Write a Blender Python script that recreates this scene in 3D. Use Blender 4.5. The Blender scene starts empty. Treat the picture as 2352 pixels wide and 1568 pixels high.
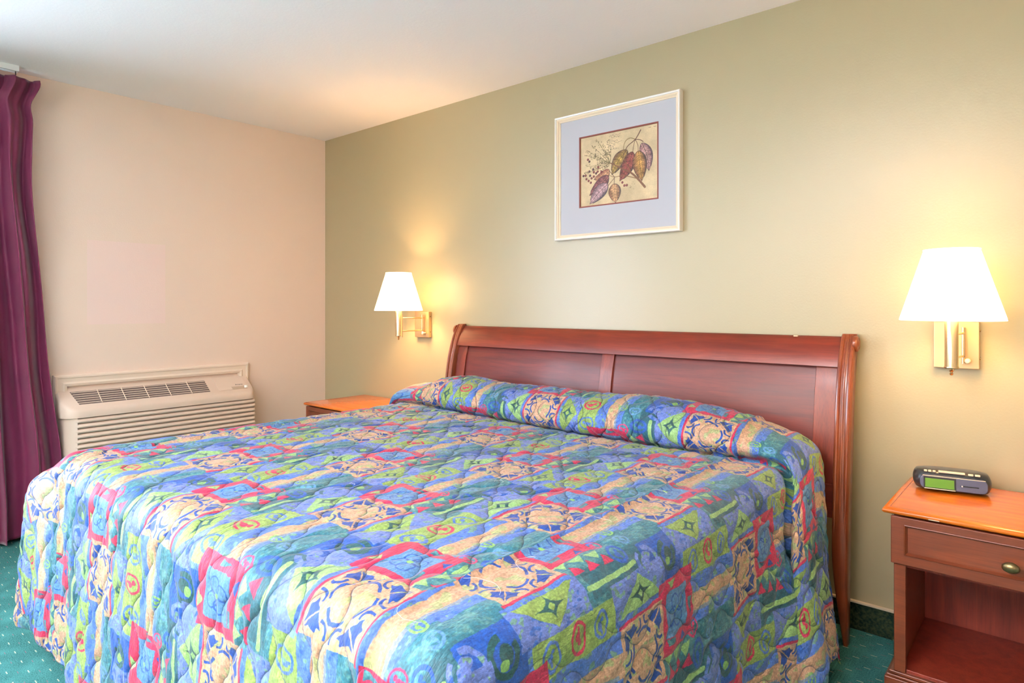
import bpy, math, random
import numpy as np
from mathutils import Vector

random.seed(7)
rng = np.random.default_rng(11)
sc = bpy.context.scene
col = sc.collection
PI = math.pi

# ------------------------------------------------------------------ camera
cam_d = bpy.data.cameras.new('camera')
cam = bpy.data.objects.new('camera', cam_d); col.objects.link(cam)
cam.location = (4.15, -2.69, 1.22)
cam.rotation_euler = (PI / 2, 0, math.radians(40.8))
cam_d.sensor_fit = 'HORIZONTAL'; cam_d.sensor_width = 36.0
cam_d.lens = 36.0 * 1472 / 2352
cam_d.shift_y = -(784 - 702) / 2352
cam_d.clip_start = 0.02
sc.camera = cam

# ------------------------------------------------------------------ exposure / world
sc.view_settings.view_transform = 'Standard'
sc.view_settings.look = 'None'
sc.view_settings.gamma = 1
sc.view_settings.use_curve_mapping = False
sc.view_settings.exposure = 0.30
w = bpy.data.worlds.new('world'); sc.world = w; w.use_nodes = True
bg = w.node_tree.nodes['Background']
bg.inputs[0].default_value = (0.72, 0.84, 1.0, 1); bg.inputs[1].default_value = 1.6


def area(name, loc, rot, sx, sy, power, color, spread=PI):
    d = bpy.data.lights.new(name, 'AREA'); d.shape = 'RECTANGLE'; d.size = sx; d.size_y = sy
    d.energy = power; d.color = color; d.spread = spread
    o = bpy.data.objects.new(name, d); o.location = loc; o.rotation_euler = rot; col.objects.link(o)
    return o


def point(name, loc, power, color, r):
    d = bpy.data.lights.new(name, 'POINT'); d.energy = power; d.color = color; d.shadow_soft_size = r
    o = bpy.data.objects.new(name, d); o.location = loc; col.objects.link(o)
    return o


# daylight entering through the big window in the left wall (just outside its glass)
area('window_daylight', (-0.30, -3.45, 1.35), (0, -PI / 2, 0), 1.9, 2.5, 235, (0.64, 0.81, 1.0))
# added fill lights, unseen behind the camera
area('down_fill', (3.3, -4.3, 2.33), (0, 0, 0), 0.5, 0.5, 12, (1.0, 0.95, 0.90))
point('room_fill', (1.9, -4.4, 1.7), 62, (1.0, 0.95, 0.92), 0.45)  # added soft fill hanging in mid-air, no fixture here
area('ceiling_fill', (3.2, -3.8, 1.70), (PI, 0, 0), 0.5, 0.5, 270, (0.98, 0.97, 1.0), 2.3)  # added fill aimed up at the ceiling, no floor lamp is built
LAMP_POWER = 11.5
LAMP_COL = (1.0, 0.60, 0.26)


# ------------------------------------------------------------------ materials
def s2l(c):
    return tuple(((x / 255) / 12.92 if x / 255 <= 0.04045 else ((x / 255 + 0.055) / 1.055) ** 2.4) for x in c) + (1,)


def mat(name, rgb, rough=0.5, metal=0.0, spec=0.5, coat=0.0, coat_rough=0.1, noise=None, bump=None, var=None, emit=None):
    m = bpy.data.materials.new(name); m.use_nodes = True
    nt = m.node_tree; b = nt.nodes['Principled BSDF']
    b.inputs['Base Color'].default_value = s2l(rgb)
    b.inputs['Roughness'].default_value = rough
    b.inputs['Metallic'].default_value = metal
    b.inputs['Specular IOR Level'].default_value = spec
    b.inputs['Coat Weight'].default_value = coat
    b.inputs['Coat Roughness'].default_value = coat_rough
    tc = nt.nodes.new('ShaderNodeTexCoord')
    if var:      # (scale, rgb2, amount)
        n = nt.nodes.new('ShaderNodeTexNoise'); n.inputs['Scale'].default_value = var[0]; n.inputs['Detail'].default_value = 5
        nt.links.new(tc.outputs['Object'], n.inputs['Vector'])
        mr = nt.nodes.new('ShaderNodeMapRange'); mr.inputs[1].default_value = 0.35; mr.inputs[2].default_value = 0.65
        mr.inputs[3].default_value = 0; mr.inputs[4].default_value = var[2]
        nt.links.new(n.outputs['Fac'], mr.inputs[0])
        mx = nt.nodes.new('ShaderNodeMix'); mx.data_type = 'RGBA'
        mx.inputs[6].default_value = s2l(rgb); mx.inputs[7].default_value = s2l(var[1])
        nt.links.new(mr.outputs[0], mx.inputs[0]); nt.links.new(mx.outputs[2], b.inputs['Base Color'])
    if bump:     # (scale, strength, distance)
        n = nt.nodes.new('ShaderNodeTexNoise'); n.inputs['Scale'].default_value = bump[0]; n.inputs['Detail'].default_value = 4
        nt.links.new(tc.outputs['Object'], n.inputs['Vector'])
        bp = nt.nodes.new('ShaderNodeBump'); bp.inputs['Strength'].default_value = bump[1]; bp.inputs['Distance'].default_value = bump[2]
        nt.links.new(n.outputs['Fac'], bp.inputs['Height']); nt.links.new(bp.outputs[0], b.inputs['Normal'])
    if emit:
        b.inputs['Emission Color'].default_value = s2l(emit[0]); b.inputs['Emission Strength'].default_value = emit[1]
    return m


def wood(name, rgb, rgb2, rough=0.3, axis='X', coat=0.4, blotch=(70, 25, 15)):
    m = bpy.data.materials.new(name); m.use_nodes = True
    nt = m.node_tree; b = nt.nodes['Principled BSDF']; N = nt.nodes.new; L = nt.links.new
    tc = N('ShaderNodeTexCoord'); mp = N('ShaderNodeMapping')
    k = {'X': (1.2, 14, 14), 'Y': (14, 1.2, 14), 'Z': (14, 14, 1.2)}[axis]
    mp.inputs['Scale'].default_value = k
    L(tc.outputs['Object'], mp.inputs[0])
    n = N('ShaderNodeTexNoise'); n.inputs['Scale'].default_value = 2.2; n.inputs['Detail'].default_value = 8; n.inputs['Distortion'].default_value = 0.6
    L(mp.outputs[0], n.inputs['Vector'])
    mp2 = N('ShaderNodeMapping'); mp2.inputs['Scale'].default_value = tuple(v * 9 if v > 2 else 5 for v in k)
    L(tc.outputs['Object'], mp2.inputs[0])
    n2 = N('ShaderNodeTexNoise'); n2.inputs['Scale'].default_value = 2.5; n2.inputs['Detail'].default_value = 3
    L(mp2.outputs[0], n2.inputs['Vector'])
    n3 = N('ShaderNodeTexNoise'); n3.inputs['Scale'].default_value = 3.0; n3.inputs['Detail'].default_value = 4
    L(tc.outputs['Object'], n3.inputs['Vector'])
    r = N('ShaderNodeMapRange'); r.inputs[1].default_value = 0.3; r.inputs[2].default_value = 0.7
    L(n.outputs['Fac'], r.inputs[0])
    mx = N('ShaderNodeMix'); mx.data_type = 'RGBA'; mx.inputs[6].default_value = s2l(rgb); mx.inputs[7].default_value = s2l(rgb2)
    L(r.outputs[0], mx.inputs[0])
    r2 = N('ShaderNodeMapRange'); r2.inputs[1].default_value = 0.45; r2.inputs[2].default_value = 0.8; r2.inputs[4].default_value = 0.45
    L(n2.outputs['Fac'], r2.inputs[0])
    mx2 = N('ShaderNodeMix'); mx2.data_type = 'RGBA'; mx2.inputs[7].default_value = s2l(blotch)
    L(r2.outputs[0], mx2.inputs[0]); L(mx.outputs[2], mx2.inputs[6])
    r3 = N('ShaderNodeMapRange'); r3.inputs[1].default_value = 0.5; r3.inputs[2].default_value = 0.75; r3.inputs[4].default_value = 0.4
    L(n3.outputs['Fac'], r3.inputs[0])
    mx3 = N('ShaderNodeMix'); mx3.data_type = 'RGBA'; mx3.inputs[7].default_value = s2l(blotch)
    L(r3.outputs[0], mx3.inputs[0]); L(mx2.outputs[2], mx3.inputs[6])
    L(mx3.outputs[2], b.inputs['Base Color'])
    b.inputs['Roughness'].default_value = rough
    b.inputs['Coat Weight'].default_value = coat; b.inputs['Coat Roughness'].default_value = 0.12
    return m


M = {}
M['ceiling'] = mat('ceiling_paint', (246, 240, 240), 0.75, bump=(90, 0.06, 0.01))
M['green_wall'] = mat('green_wall_paint', (172, 158, 124), 0.34, spec=0.75, bump=(130, 0.10, 0.004), var=(1.1, (167, 158, 124), 0.5))
M['plain_wall'] = mat('cream_wall_paint', (214, 194, 172), 0.6, bump=(130, 0.10, 0.004))
M['white_plastic'] = mat('off_white_plastic', (218, 198, 182), 0.42)
M['frame_plastic'] = mat('sleeve_plastic', (232, 214, 196), 0.4)
M['gap_shade'] = mat('gap_shade', (92, 78, 74), 0.8)  # shade inside the gaps, put into the colour
M['ink'] = mat('logo_ink', (60, 45, 40), 0.6)
M['brass'] = mat('brushed_brass', (228, 200, 158), 0.24, metal=1.0, bump=(400, 0.05, 0.001))
M['brass_plate'] = mat('satin_brass_plate', (222, 188, 146), 0.36, metal=0.9, bump=(500, 0.08, 0.001))
M['antique_brass'] = mat('antique_brass', (150, 132, 92), 0.35, metal=0.9, var=(60, (80, 66, 40), 0.6))
M['frame_cream'] = mat('cream_frame', (238, 218, 190), 0.35, coat=0.2)
M['frame_white'] = mat('white_frame', (240, 236, 230), 0.35, coat=0.2)
M['mat_board'] = mat('grey_mat_board', (186, 186, 193), 0.8, bump=(600, 0.05, 0.001))
M['bevel_red'] = mat('brown_red_mat_edge', (128, 62, 52), 0.6)
M['mattress'] = mat('mattress_ticking', (205, 205, 200), 0.8)
M['dark_cloth'] = mat('box_spring_cloth', (40, 45, 45), 0.9)
M['steel'] = mat('dark_steel', (50, 48, 46), 0.5, metal=0.7)
M['clock_dark'] = mat('charcoal_plastic', (42, 44, 46), 0.3, coat=0.3)
M['clock_face'] = mat('blue_grey_plastic', (70, 72, 94), 0.28, coat=0.4)
M['clock_bezel'] = mat('black_bezel', (22, 24, 30), 0.25)
M['lcd'] = mat('green_display', (84, 130, 22), 0.35, emit=((90, 150, 10), 0.04))
M['button'] = mat('cream_buttons', (244, 222, 186), 0.4)
M['chip'] = mat('bare_wood_chip', (226, 196, 160), 0.8)
M['inlay'] = mat('dark_groove', (84, 36, 14), 0.5)
M['rail_white'] = mat('white_track', (225, 228, 230), 0.4)
M['wood_h'] = wood('cherry_wood_across', (134, 48, 25), (106, 33, 18), 0.38, 'X', 0.14)
M['wood_v'] = wood('cherry_wood_upright', (140, 54, 30), (112, 38, 22), 0.36, 'Z', 0.15)
M['wood_panel'] = wood('cherry_panel', (116, 36, 20), (86, 24, 15), 0.40, 'X', 0.12, (60, 18, 18))
M['wood_post'] = wood('cherry_post', (150, 74, 36), (118, 50, 24), 0.3, 'Z', 0.35)
M['wood_top'] = wood('lamplit_varnished_top', (222, 120, 30), (204, 100, 22), 0.22, 'X', 0.3, (140, 48, 14))  # orange glow of the lamp on the top is put into this colour
M['wood_ns'] = wood('nightstand_wood', (128, 62, 34), (104, 47, 25), 0.4, 'X', 0.2)
M['wood_in'] = wood('nightstand_inside', (146, 54, 34), (116, 38, 24), 0.5, 'Z', 0.1)


def shade_mat():
    m = bpy.data.materials.new('white_lamp_shade'); m.use_nodes = True
    nt = m.node_tree; nt.nodes.clear(); N = nt.nodes.new; L = nt.links.new
    o = N('ShaderNodeOutputMaterial'); t = N('ShaderNodeBsdfTranslucent'); d = N('ShaderNodeBsdfDiffuse'); e = N('ShaderNodeEmission')
    t.inputs[0].default_value = (0.95, 0.90, 0.82, 1); d.inputs[0].default_value = (0.9, 0.87, 0.82, 1)
    e.inputs[0].default_value = (1.0, 0.74, 0.40, 1); e.inputs[1].default_value = 2.0
    mx = N('ShaderNodeMixShader'); mx.inputs[0].default_value = 0.5
    L(t.outputs[0], mx.inputs[1]); L(d.outputs[0], mx.inputs[2])
    ad = N('ShaderNodeAddShader'); L(mx.outputs[0], ad.inputs[0]); L(e.outputs[0], ad.inputs[1]); L(ad.outputs[0], o.inputs[0])
    return m


M['shade'] = shade_mat()
M['bulb'] = mat('glowing_bulb', (255, 240, 210), 0.4, emit=((255, 214, 150), 12))


def left_wall_mat():
    """peach paint with one touched-up rectangle of slightly different paint"""
    m = mat('peach_wall_paint', (234, 213, 198), 0.5, spec=0.4, bump=(130, 0.12, 0.004))
    nt = m.node_tree; N = nt.nodes.new; L = nt.links.new; b = nt.nodes['Principled BSDF']
    g = N('ShaderNodeNewGeometry'); s = N('ShaderNodeSeparateXYZ'); L(g.outputs['Position'], s.inputs[0])

    def m2(op, a, v):
        x = N('ShaderNodeMath'); x.operation = op; L(a, x.inputs[0])
        if isinstance(v, float): x.inputs[1].default_value = v
        else: L(v, x.inputs[1])
        return x.outputs[0]
    f = m2('MULTIPLY', m2('GREATER_THAN', s.outputs[1], -1.527), m2('LESS_THAN', s.outputs[1], -1.115))
    f = m2('MULTIPLY', f, m2('GREATER_THAN', s.outputs[2], 1.115))
    f = m2('MULTIPLY', f, m2('LESS_THAN', s.outputs[2], 1.59))
    mx = N('ShaderNodeMix'); mx.data_type = 'RGBA'
    mx.inputs[6].default_value = s2l((234, 213, 198)); mx.inputs[7].default_value = s2l((238, 213, 205))
    L(f, mx.inputs[0]); L(mx.outputs[2], b.inputs['Base Color'])
    return m


M['peach_wall'] = left_wall_mat()


def carpet_mat(name, c1, c2, dash):
    m = bpy.data.materials.new(name); m.use_nodes = True
    nt = m.node_tree; N = nt.nodes.new; L = nt.links.new; b = nt.nodes['Principled BSDF']
    g = N('ShaderNodeNewGeometry'); s = N('ShaderNodeSeparateXYZ'); L(g.outputs['Position'], s.inputs[0])

    def mth(op, a, v=None, c=None):
        x = N('ShaderNodeMath'); x.operation = op
        for i, q in enumerate((a, v, c)):
            if q is None: continue
            if isinstance(q, (int, float)): x.inputs[i].default_value = q
            else: L(q, x.inputs[i])
        return x.outputs[0]

    def dashes(px, py, ox, oy, wx, wy):
        u = mth('DIVIDE', mth('ADD', s.outputs[0], ox), px); v = mth('DIVIDE', mth('ADD', s.outputs[1], oy), py)
        row = mth('FLOOR', v)
        u = mth('ADD', u, mth('MULTIPLY', row, 0.5))
        fu = mth('ABSOLUTE', mth('SUBTRACT', mth('FRACT', u), 0.5)); fv = mth('ABSOLUTE', mth('SUBTRACT', mth('FRACT', v), 0.5))
        return mth('MULTIPLY', mth('LESS_THAN', fu, wx / px), mth('LESS_THAN', fv, wy / py))
    d1 = dashes(0.090, 0.050, 0.0, 0.0, 0.010, 0.0016)
    d2 = dashes(0.090, 0.050, 0.02, 0.025, 0.009, 0.0012)
    n = N('ShaderNodeTexNoise'); n.inputs['Scale'].default_value = 240; n.inputs['Detail'].default_value = 3
    L(g.outputs['Position'], n.inputs['Vector'])
    n2 = N('ShaderNodeTexNoise'); n2.inputs['Scale'].default_value = 7; n2.inputs['Detail'].default_value = 4
    L(g.outputs['Position'], n2.inputs['Vector'])
    rib = mth('SINE', mth('MULTIPLY', s.outputs[0], 2 * PI / 0.009))
    rr = N('ShaderNodeMapRange'); rr.inputs[1].default_value = 0.35; rr.inputs[2].default_value = 0.65; L(n.outputs['Fac'], rr.inputs[0])
    mx = N('ShaderNodeMix'); mx.data_type = 'RGBA'; mx.inputs[6].default_value = s2l(c1); mx.inputs[7].default_value = s2l(c2)
    L(rr.outputs[0], mx.inputs[0])
    mxb = N('ShaderNodeMix'); mxb.data_type = 'RGBA'; mxb.inputs[7].default_value = s2l(tuple(min(255, int(x * 1.15 + 8)) for x in c1))
    r4 = N('ShaderNodeMapRange'); r4.inputs[1].default_value = 0.45; r4.inputs[2].default_value = 0.7; r4.inputs[4].default_value = 0.5
    L(n2.outputs['Fac'], r4.inputs[0]); L(r4.outputs[0], mxb.inputs[0]); L(mx.outputs[2], mxb.inputs[6])
    m1 = N('ShaderNodeMix'); m1.data_type = 'RGBA'; m1.inputs[7].default_value = s2l(dash); L(mth('MULTIPLY', d1, 0.7), m1.inputs[0]); L(mxb.outputs[2], m1.inputs[6])
    m3 = N('ShaderNodeMix'); m3.data_type = 'RGBA'; m3.inputs[7].default_value = s2l((150, 92, 110)); L(mth('MULTIPLY', d2, 0.55), m3.inputs[0]); L(m1.outputs[2], m3.inputs[6])
    L(m3.outputs[2], b.inputs['Base Color'])
    b.inputs['Roughness'].default_value = 0.95; b.inputs['Specular IOR Level'].default_value = 0.15
    h = mth('ADD', mth('MULTIPLY', n.outputs['Fac'], 1.0), mth('MULTIPLY', rib, 0.25))
    bp = N('ShaderNodeBump'); bp.inputs['Strength'].default_value = 0.8; bp.inputs['Distance'].default_value = 0.004
    L(h, bp.inputs['Height']); L(bp.outputs[0], b.inputs['Normal'])
    return m


M['carpet'] = carpet_mat('teal_carpet', (66, 128, 124), (34, 88, 88), (204, 198, 170))
M['carpet_base'] = mat('dark_carpet_base', (10, 34, 30), 0.95, spec=.15, bump=(200, .8, .004), var=(110, (92, 98, 60), .35))


def curtain_mat():
    m = bpy.data.materials.new('burgundy_curtain_cloth'); m.use_nodes = True
    nt = m.node_tree; N = nt.nodes.new; L = nt.links.new; b = nt.nodes['Principled BSDF']
    b.inputs['Base Color'].default_value = s2l((110, 24, 66)); b.inputs['Roughness'].default_value = 0.6
    b.inputs['Sheen Weight'].default_value = 0.4; b.inputs['Sheen Roughness'].default_value = 0.4
    tc = N('ShaderNodeTexCoord'); mp = N('ShaderNodeMapping'); mp.inputs['Scale'].default_value = (200, 200, 500)
    L(tc.outputs['Object'], mp.inputs[0]); n = N('ShaderNodeTexNoise'); n.inputs['Scale'].default_value = 1.5
    L(mp.outputs[0], n.inputs['Vector'])
    n2 = N('ShaderNodeTexNoise'); n2.inputs['Scale'].default_value = 7; L(tc.outputs['Object'], n2.inputs['Vector'])
    mx = N('ShaderNodeMix'); mx.data_type = 'RGBA'; mx.inputs[6].default_value = s2l((116, 27, 70)); mx.inputs[7].default_value = s2l((92, 18, 56))
    L(n2.outputs['Fac'], mx.inputs[0]); L(mx.outputs[2], b.inputs['Base Color'])
    a = N('ShaderNodeMath'); a.operation = 'MULTIPLY_ADD'; a.inputs[1].default_value = 0.15; L(n.outputs['Fac'], a.inputs[0]); L(n2.outputs['Fac'], a.inputs[2])
    bp = N('ShaderNodeBump'); bp.inputs['Strength'].default_value = 0.5; bp.inputs['Distance'].default_value = 0.01
    L(a.outputs[0], bp.inputs['Height']); L(bp.outputs[0], b.inputs['Normal'])
    return m


M['curtain'] = curtain_mat()


def glass_mat():
    m = bpy.data.materials.new('window_glass'); m.use_nodes = True
    nt = m.node_tree; nt.nodes.clear(); N = nt.nodes.new; L = nt.links.new
    o = N('ShaderNodeOutputMaterial'); t = N('ShaderNodeBsdfTransparent'); g = N('ShaderNodeBsdfGlossy'); g.inputs['Roughness'].default_value = 0.02
    mx = N('ShaderNodeMixShader'); mx.inputs[0].default_value = 0.06
    L(t.outputs[0], mx.inputs[1]); L(g.outputs[0], mx.inputs[2]); L(mx.outputs[0], o.inputs[0])
    return m


M['glass'] = glass_mat()


# ------------------------------------------------------------------ mesh building
class MB:
    def __init__(s):
        s.v = []; s.f = []

    def add(s, vs, fs):
        o = len(s.v); s.v += [tuple(p) for p in vs]; s.f += [tuple(i + o for i in f) for f in fs]

    def box(s, x0, x1, y0, y1, z0, z1):
        s.add([(x0, y0, z0), (x1, y0, z0), (x1, y1, z0), (x0, y1, z0), (x0, y0, z1), (x1, y0, z1), (x1, y1, z1), (x0, y1, z1)],
              [(3, 2, 1, 0), (4, 5, 6, 7), (0, 1, 5, 4), (1, 2, 6, 5), (2, 3, 7, 6), (3, 0, 4, 7)])

    def loft(s, rings, cap=True, closed=True):
        n = len(rings[0]); vs = [p for r in rings for p in r]; fs = []
        for i in range(len(rings) - 1):
            for j in range(n if closed else n - 1):
                k = (j + 1) % n
                fs.append((i * n + j, i * n + k, (i + 1) * n + k, (i + 1) * n + j))
        if cap:
            fs.append(tuple(range(n))[::-1]); fs.append(tuple((len(rings) - 1) * n + j for j in range(n)))
        s.add(vs, fs)

    def extrude(s, prof, axis, a0, a1):
        """prof: 2D points in the plane of the two other axes"""
        def mk(a):
            if axis == 'x': return [(a, p, q) for p, q in prof]
            if axis == 'y': return [(p, a, q) for p, q in prof]
            return [(p, q, a) for p, q in prof]
        s.loft([mk(a0), mk(a1)])

    def lathe(s, prof, c, axis='z', n=32, cap=True):
        """prof: (radius, height along axis)"""
        rings = []
        for r, h in prof:
            ring = []
            for i in range(n):
                a = 2 * PI * i / n; p, q = r * math.cos(a), r * math.sin(a)
                d = {'z': (p, q, h), 'y': (q, h, p), 'x': (h, p, q)}[axis]
                ring.append((c[0] + d[0], c[1] + d[1], c[2] + d[2]))
            rings.append(ring)
        s.loft(rings, cap)

    def tube(s, pts, r, n=12, cap=True):
        pts = [Vector(p) for p in pts]; rings = []
        t0 = sum((abs((pts[i + 1] - pts[i]).normalized().z) for i in range(len(pts) - 1))) / (len(pts) - 1)
        ref = Vector((0, 0, 1)) if t0 < 0.6 else Vector((1, 0, 0))
        for i, p in enumerate(pts):
            t = (pts[min(i + 1, len(pts) - 1)] - pts[max(i - 1, 0)]).normalized()
            a = t.cross(ref).normalized(); b = t.cross(a).normalized()
            rr = r[i] if isinstance(r, (list, tuple)) else r
            rings.append([tuple(p + a * (rr * math.cos(2 * PI * k / n)) + b * (rr * math.sin(2 * PI * k / n))) for k in range(n)])
        s.loft(rings, cap)

    def build(s, name, m, parent=None, bevel=0.0, seg=2, smooth=True, angle=35, recalc=True, origin=None):
        me = bpy.data.meshes.new(name)
        org = Vector(origin) if origin else (root_loc(parent) if parent else Vector((0, 0, 0)))
        me.from_pydata([(x - org.x, y - org.y, z - org.z) for x, y, z in s.v], [], s.f)
        if recalc:
            import bmesh
            bm = bmesh.new(); bm.from_mesh(me); bmesh.ops.recalc_face_normals(bm, faces=bm.faces); bm.to_mesh(me); bm.free()
        me.materials.append(m)
        if smooth:
            me.shade_smooth() if hasattr(me, 'shade_smooth') else None
            me.set_sharp_from_angle(angle=math.radians(angle))
        o = bpy.data.objects.new(name, me); col.objects.link(o)
        if parent: o.parent = parent
        else: o.location = org
        if bevel:
            b = o.modifiers.new('bevel', 'BEVEL'); b.width = bevel; b.segments = seg; b.limit_method = 'ANGLE'
            b.angle_limit = math.radians(40); b.harden_normals = True
        return o


def root_loc(o):
    v = Vector((0, 0, 0))
    while o is not None:
        v += Vector(o.location); o = o.parent
    return v


def thing(name, loc, label, cat, group=None):
    o = bpy.data.objects.new(name, None); o.empty_display_size = 0.1; o.location = loc; col.objects.link(o)
    return tag(o, label, cat, group)


def tag(o, label=None, cat=None, group=None, kind=None):
    if label: o['label'] = label
    if cat: o['category'] = cat
    if group: o['group'] = group
    if kind: o['kind'] = kind
    return o


def struct(name, mb, m, **k):
    return tag(mb.build(name, m, **k), kind='structure')


def copy_tree(o, parent=None):
    c = o.copy(); col.objects.link(c); c.parent = parent
    for ch in list(o.children): copy_tree(ch, c)
    return c


def image_from(name, rgb, alpha=None):
    """rgb: (h, w, 3) array, row 0 at the bottom"""
    h, w_ = rgb.shape[:2]
    im = bpy.data.images.new(name, w_, h, alpha=False)
    px = np.ones((h, w_, 4), np.float32); px[..., :3] = np.clip(rgb, 0, 1)
    im.pixels.foreach_set(px.ravel()); im.update(); im.pack()
    return im


# ------------------------------------------------------------------ room
RX, RY, H = 5.4, -5.4, 2.44
T = 0.12
mb = MB(); mb.box(-0.3, RX + T, RY - T, T, -0.1, 0); struct('floor', mb, M['carpet'], smooth=False)
mb = MB(); mb.box(-T, RX + T, RY - T, T, H, H + 0.1); struct('ceiling', mb, M['ceiling'], smooth=False)
mb = MB(); mb.box(-T, RX + T, 0, T, 0, H); struct('wall_back', mb, M['green_wall'], smooth=False)
mb = MB(); mb.box(RX, RX + T, RY, 0, 0, H); struct('wall_right', mb, M['plain_wall'], smooth=False)
mb = MB(); mb.box(-T, RX + T, RY - T, RY, 0, H); struct('wall_front', mb, M['plain_wall'], smooth=False)
WY0, WY1, WZ0, WZ1 = -4.75, -2.15, 0.40, 2.28
mb = MB()
mb.box(-T, 0, WY1, 0, 0, H); mb.box(-T, 0, RY, WY0, 0, H); mb.box(-T, 0, WY0, WY1, 0, WZ0); mb.box(-T, 0, WY0, WY1, WZ1, H)
struct('wall_left', mb, M['peach_wall'], smooth=False)
# window (mostly out of frame, beyond the curtain)
mb = MB()
for y0, y1 in ((WY0, WY0 + .05), ((WY0 + WY1) / 2 - .03, (WY0 + WY1) / 2 + .03), (WY1 - .05, WY1)): mb.box(-.09, -.03, y0, y1, WZ0, WZ1)
for z0, z1 in ((WZ0, WZ0 + .05), (WZ1 - .05, WZ1)): mb.box(-.09, -.03, WY0, WY1, z0, z1)
win = struct('window_1', mb, M['frame_white'], bevel=.004)
mb = MB(); mb.box(-.064, -.058, WY0 + .05, WY1 - .05, WZ0 + .05, WZ1 - .05)
g_ = mb.build('pane', M['glass'], win, smooth=False)
mb = MB(); mb.box(-.02, .05, WY0 - .05, WY1 + .05, WZ0 - .03, WZ0); mb.build('window_sill', M['frame_white'], win, bevel=.004)
# carpet-covered base along the walls with a thin pale cap
for nm, bx, cap in (('baseboard_back', (0, RX, -.012, 0), (0, RX, -.016, 0)), ('baseboard_left', (0, .012, RY, -.012), (0, .016, RY, -.016))):
    mb = MB(); mb.box(bx[0], bx[1], bx[2], bx[3], 0, .1); b_ = struct(nm, mb, M['carpet_base'], smooth=False)
    mb = MB(); mb.box(cap[0], cap[1], cap[2], cap[3], .1, .107); c_ = mb.build('baseboard_cap', M['frame_cream'], b_, bevel=.001)
for nm, bx in (('baseboard_right', (RX - .012, RX, RY, 0)), ('baseboard_front', (0, RX, RY, RY + .012))):
    mb = MB(); mb.box(*bx, 0, .1); struct(nm, mb, M['carpet_base'], smooth=False)
# ceiling lamp added for fill light, unseen behind the camera
t_ = thing('added_ceiling_lamp', (3.3, -4.3, H - .1), 'round white ceiling lamp with a frosted dome, added unseen for fill', 'lamp')
mb = MB(); mb.lathe([(.20, .1), (.20, .075), (.19, .07)], (3.3, -4.3, H - .1), n=40); mb.build('base', M['rail_white'], t_)
mb = MB(); mb.lathe([(.185, .07), (.17, .04), (.12, .012), (.02, 0)], (3.3, -4.3, H - .1), n=40); mb.build('diffuser', mat('frosted_fill_dome', (250, 246, 238), .4, emit=((255, 244, 228), 4)), t_)


# ------------------------------------------------------------------ bedspread print (computed pattern tile, 0.74 m x 0.56 m)
PX, PY = 0.74, 0.56
TW, TH = 1184, 896


def fnoise(h, w_, f0, p=1.6, seed=0):
    r = np.random.default_rng(seed); z = np.fft.fft2(r.standard_normal((h, w_)))
    fy = np.fft.fftfreq(h)[:, None] * h / (PY / .56); fx = np.fft.fftfreq(w_)[None, :] * w_
    f = np.sqrt((fy / PY) ** 2 + (fx / PX) ** 2) if h == TH else np.sqrt(fy ** 2 + fx ** 2)
    z *= 1 / (1 + (f / f0) ** 2) ** p
    z[0, 0] = 0
    a = np.real(np.fft.ifft2(z)); return a / a.std()


U, V = np.meshgrid((np.arange(TW) + .5) / TW * PX, (np.arange(TH) + .5) / TH * PY)
wu = fnoise(TH, TW, 22, 2, 1) * .0011 + fnoise(TH, TW, 90, 2, 5) * .0005; wv = fnoise(TH, TW, 22, 2, 2) * .0011 + fnoise(TH, TW, 90, 2, 6) * .0005
U = U + wu; V = V + wv
IMG = np.zeros((TH, TW, 3), np.float32)
C = {k: np.array(v) / 255. for k, v in dict(
    blue=(84, 128, 214), lilac=(112, 138, 214), deep=(18, 84, 176), navy=(16, 70, 158), teal=(40, 116, 132), dteal=(24, 84, 96), tan=(220, 174, 136),
    green=(136, 190, 100), ygreen=(150, 182, 90), red=(208, 38, 84), pink=(216, 56, 108), star=(24, 84, 84), lgreen=(158, 204, 124), sky=(92, 148, 196)).items()}


def paint(mask_fn, c, cu=0., cv=0., al=1.0):
    for du, dv in ((0, 0), (PX / 2, PY / 2)):
        a = (U - cu - du + PX / 2) % PX - PX / 2; b = (V - cv - dv + PY / 2) % PY - PY / 2
        m = mask_fn(a, b).astype(np.float32)[..., None] * al
        IMG[:] = IMG * (1 - m) + C[c] * m


def rect(a0, a1, b0, b1, c, al=1.0):
    ca, cb = (a0 + a1) / 2, (b0 + b1) / 2; ha, hb = (a1 - a0) / 2, (b1 - b0) / 2
    paint(lambda a, b: (abs(a) < ha) & (abs(b) < hb), c, ca, cb, al)


def ring(cu, cv, ra, rb, wd, c, a0=-9, a1=9):
    def f(a, b):
        r = np.sqrt((a / ra) ** 2 + (b / rb) ** 2); th = np.arctan2(b, a)
        return (abs(r - 1) * min(ra, rb) < wd) & (th > a0) & (th < a1)
    paint(f, c, cu, cv)


def disc(cu, cv, ra, rb, c, al=1.): paint(lambda a, b: (a / ra) ** 2 + (b / rb) ** 2 < 1, c, cu, cv, al)


def tri(cu, cv, wa, wb, c, d=1):   # triangle pointing +a (d=1) or -a (d=-1), along b (d=2)
    if d in (1, -1): paint(lambda a, b: (abs(b) < wb * (1 - (a * d + wa) / (2 * wa))) & (abs(a) < wa), c, cu, cv)
    else: paint(lambda a, b: (abs(a) < wa * (1 - (b * (1 if d == 2 else -1) + wb) / (2 * wb))) & (abs(b) < wb), c, cu, cv)


def spiral(cu, cv, r, c, sgn=1, wd=.0022):
    ring(cu, cv, r, r * .72, wd, c)
    disc(cu + sgn * r * .15, cv - r * .1, r * .36, r * .26, c); disc(cu - sgn * r * .35, cv + r * .12, r * .2, r * .2, c)
    disc(cu + sgn * r * .55, cv + r * .0, r * .25, r * .12, c)


rect(-1, 1, -1, 1, 'blue')
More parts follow.
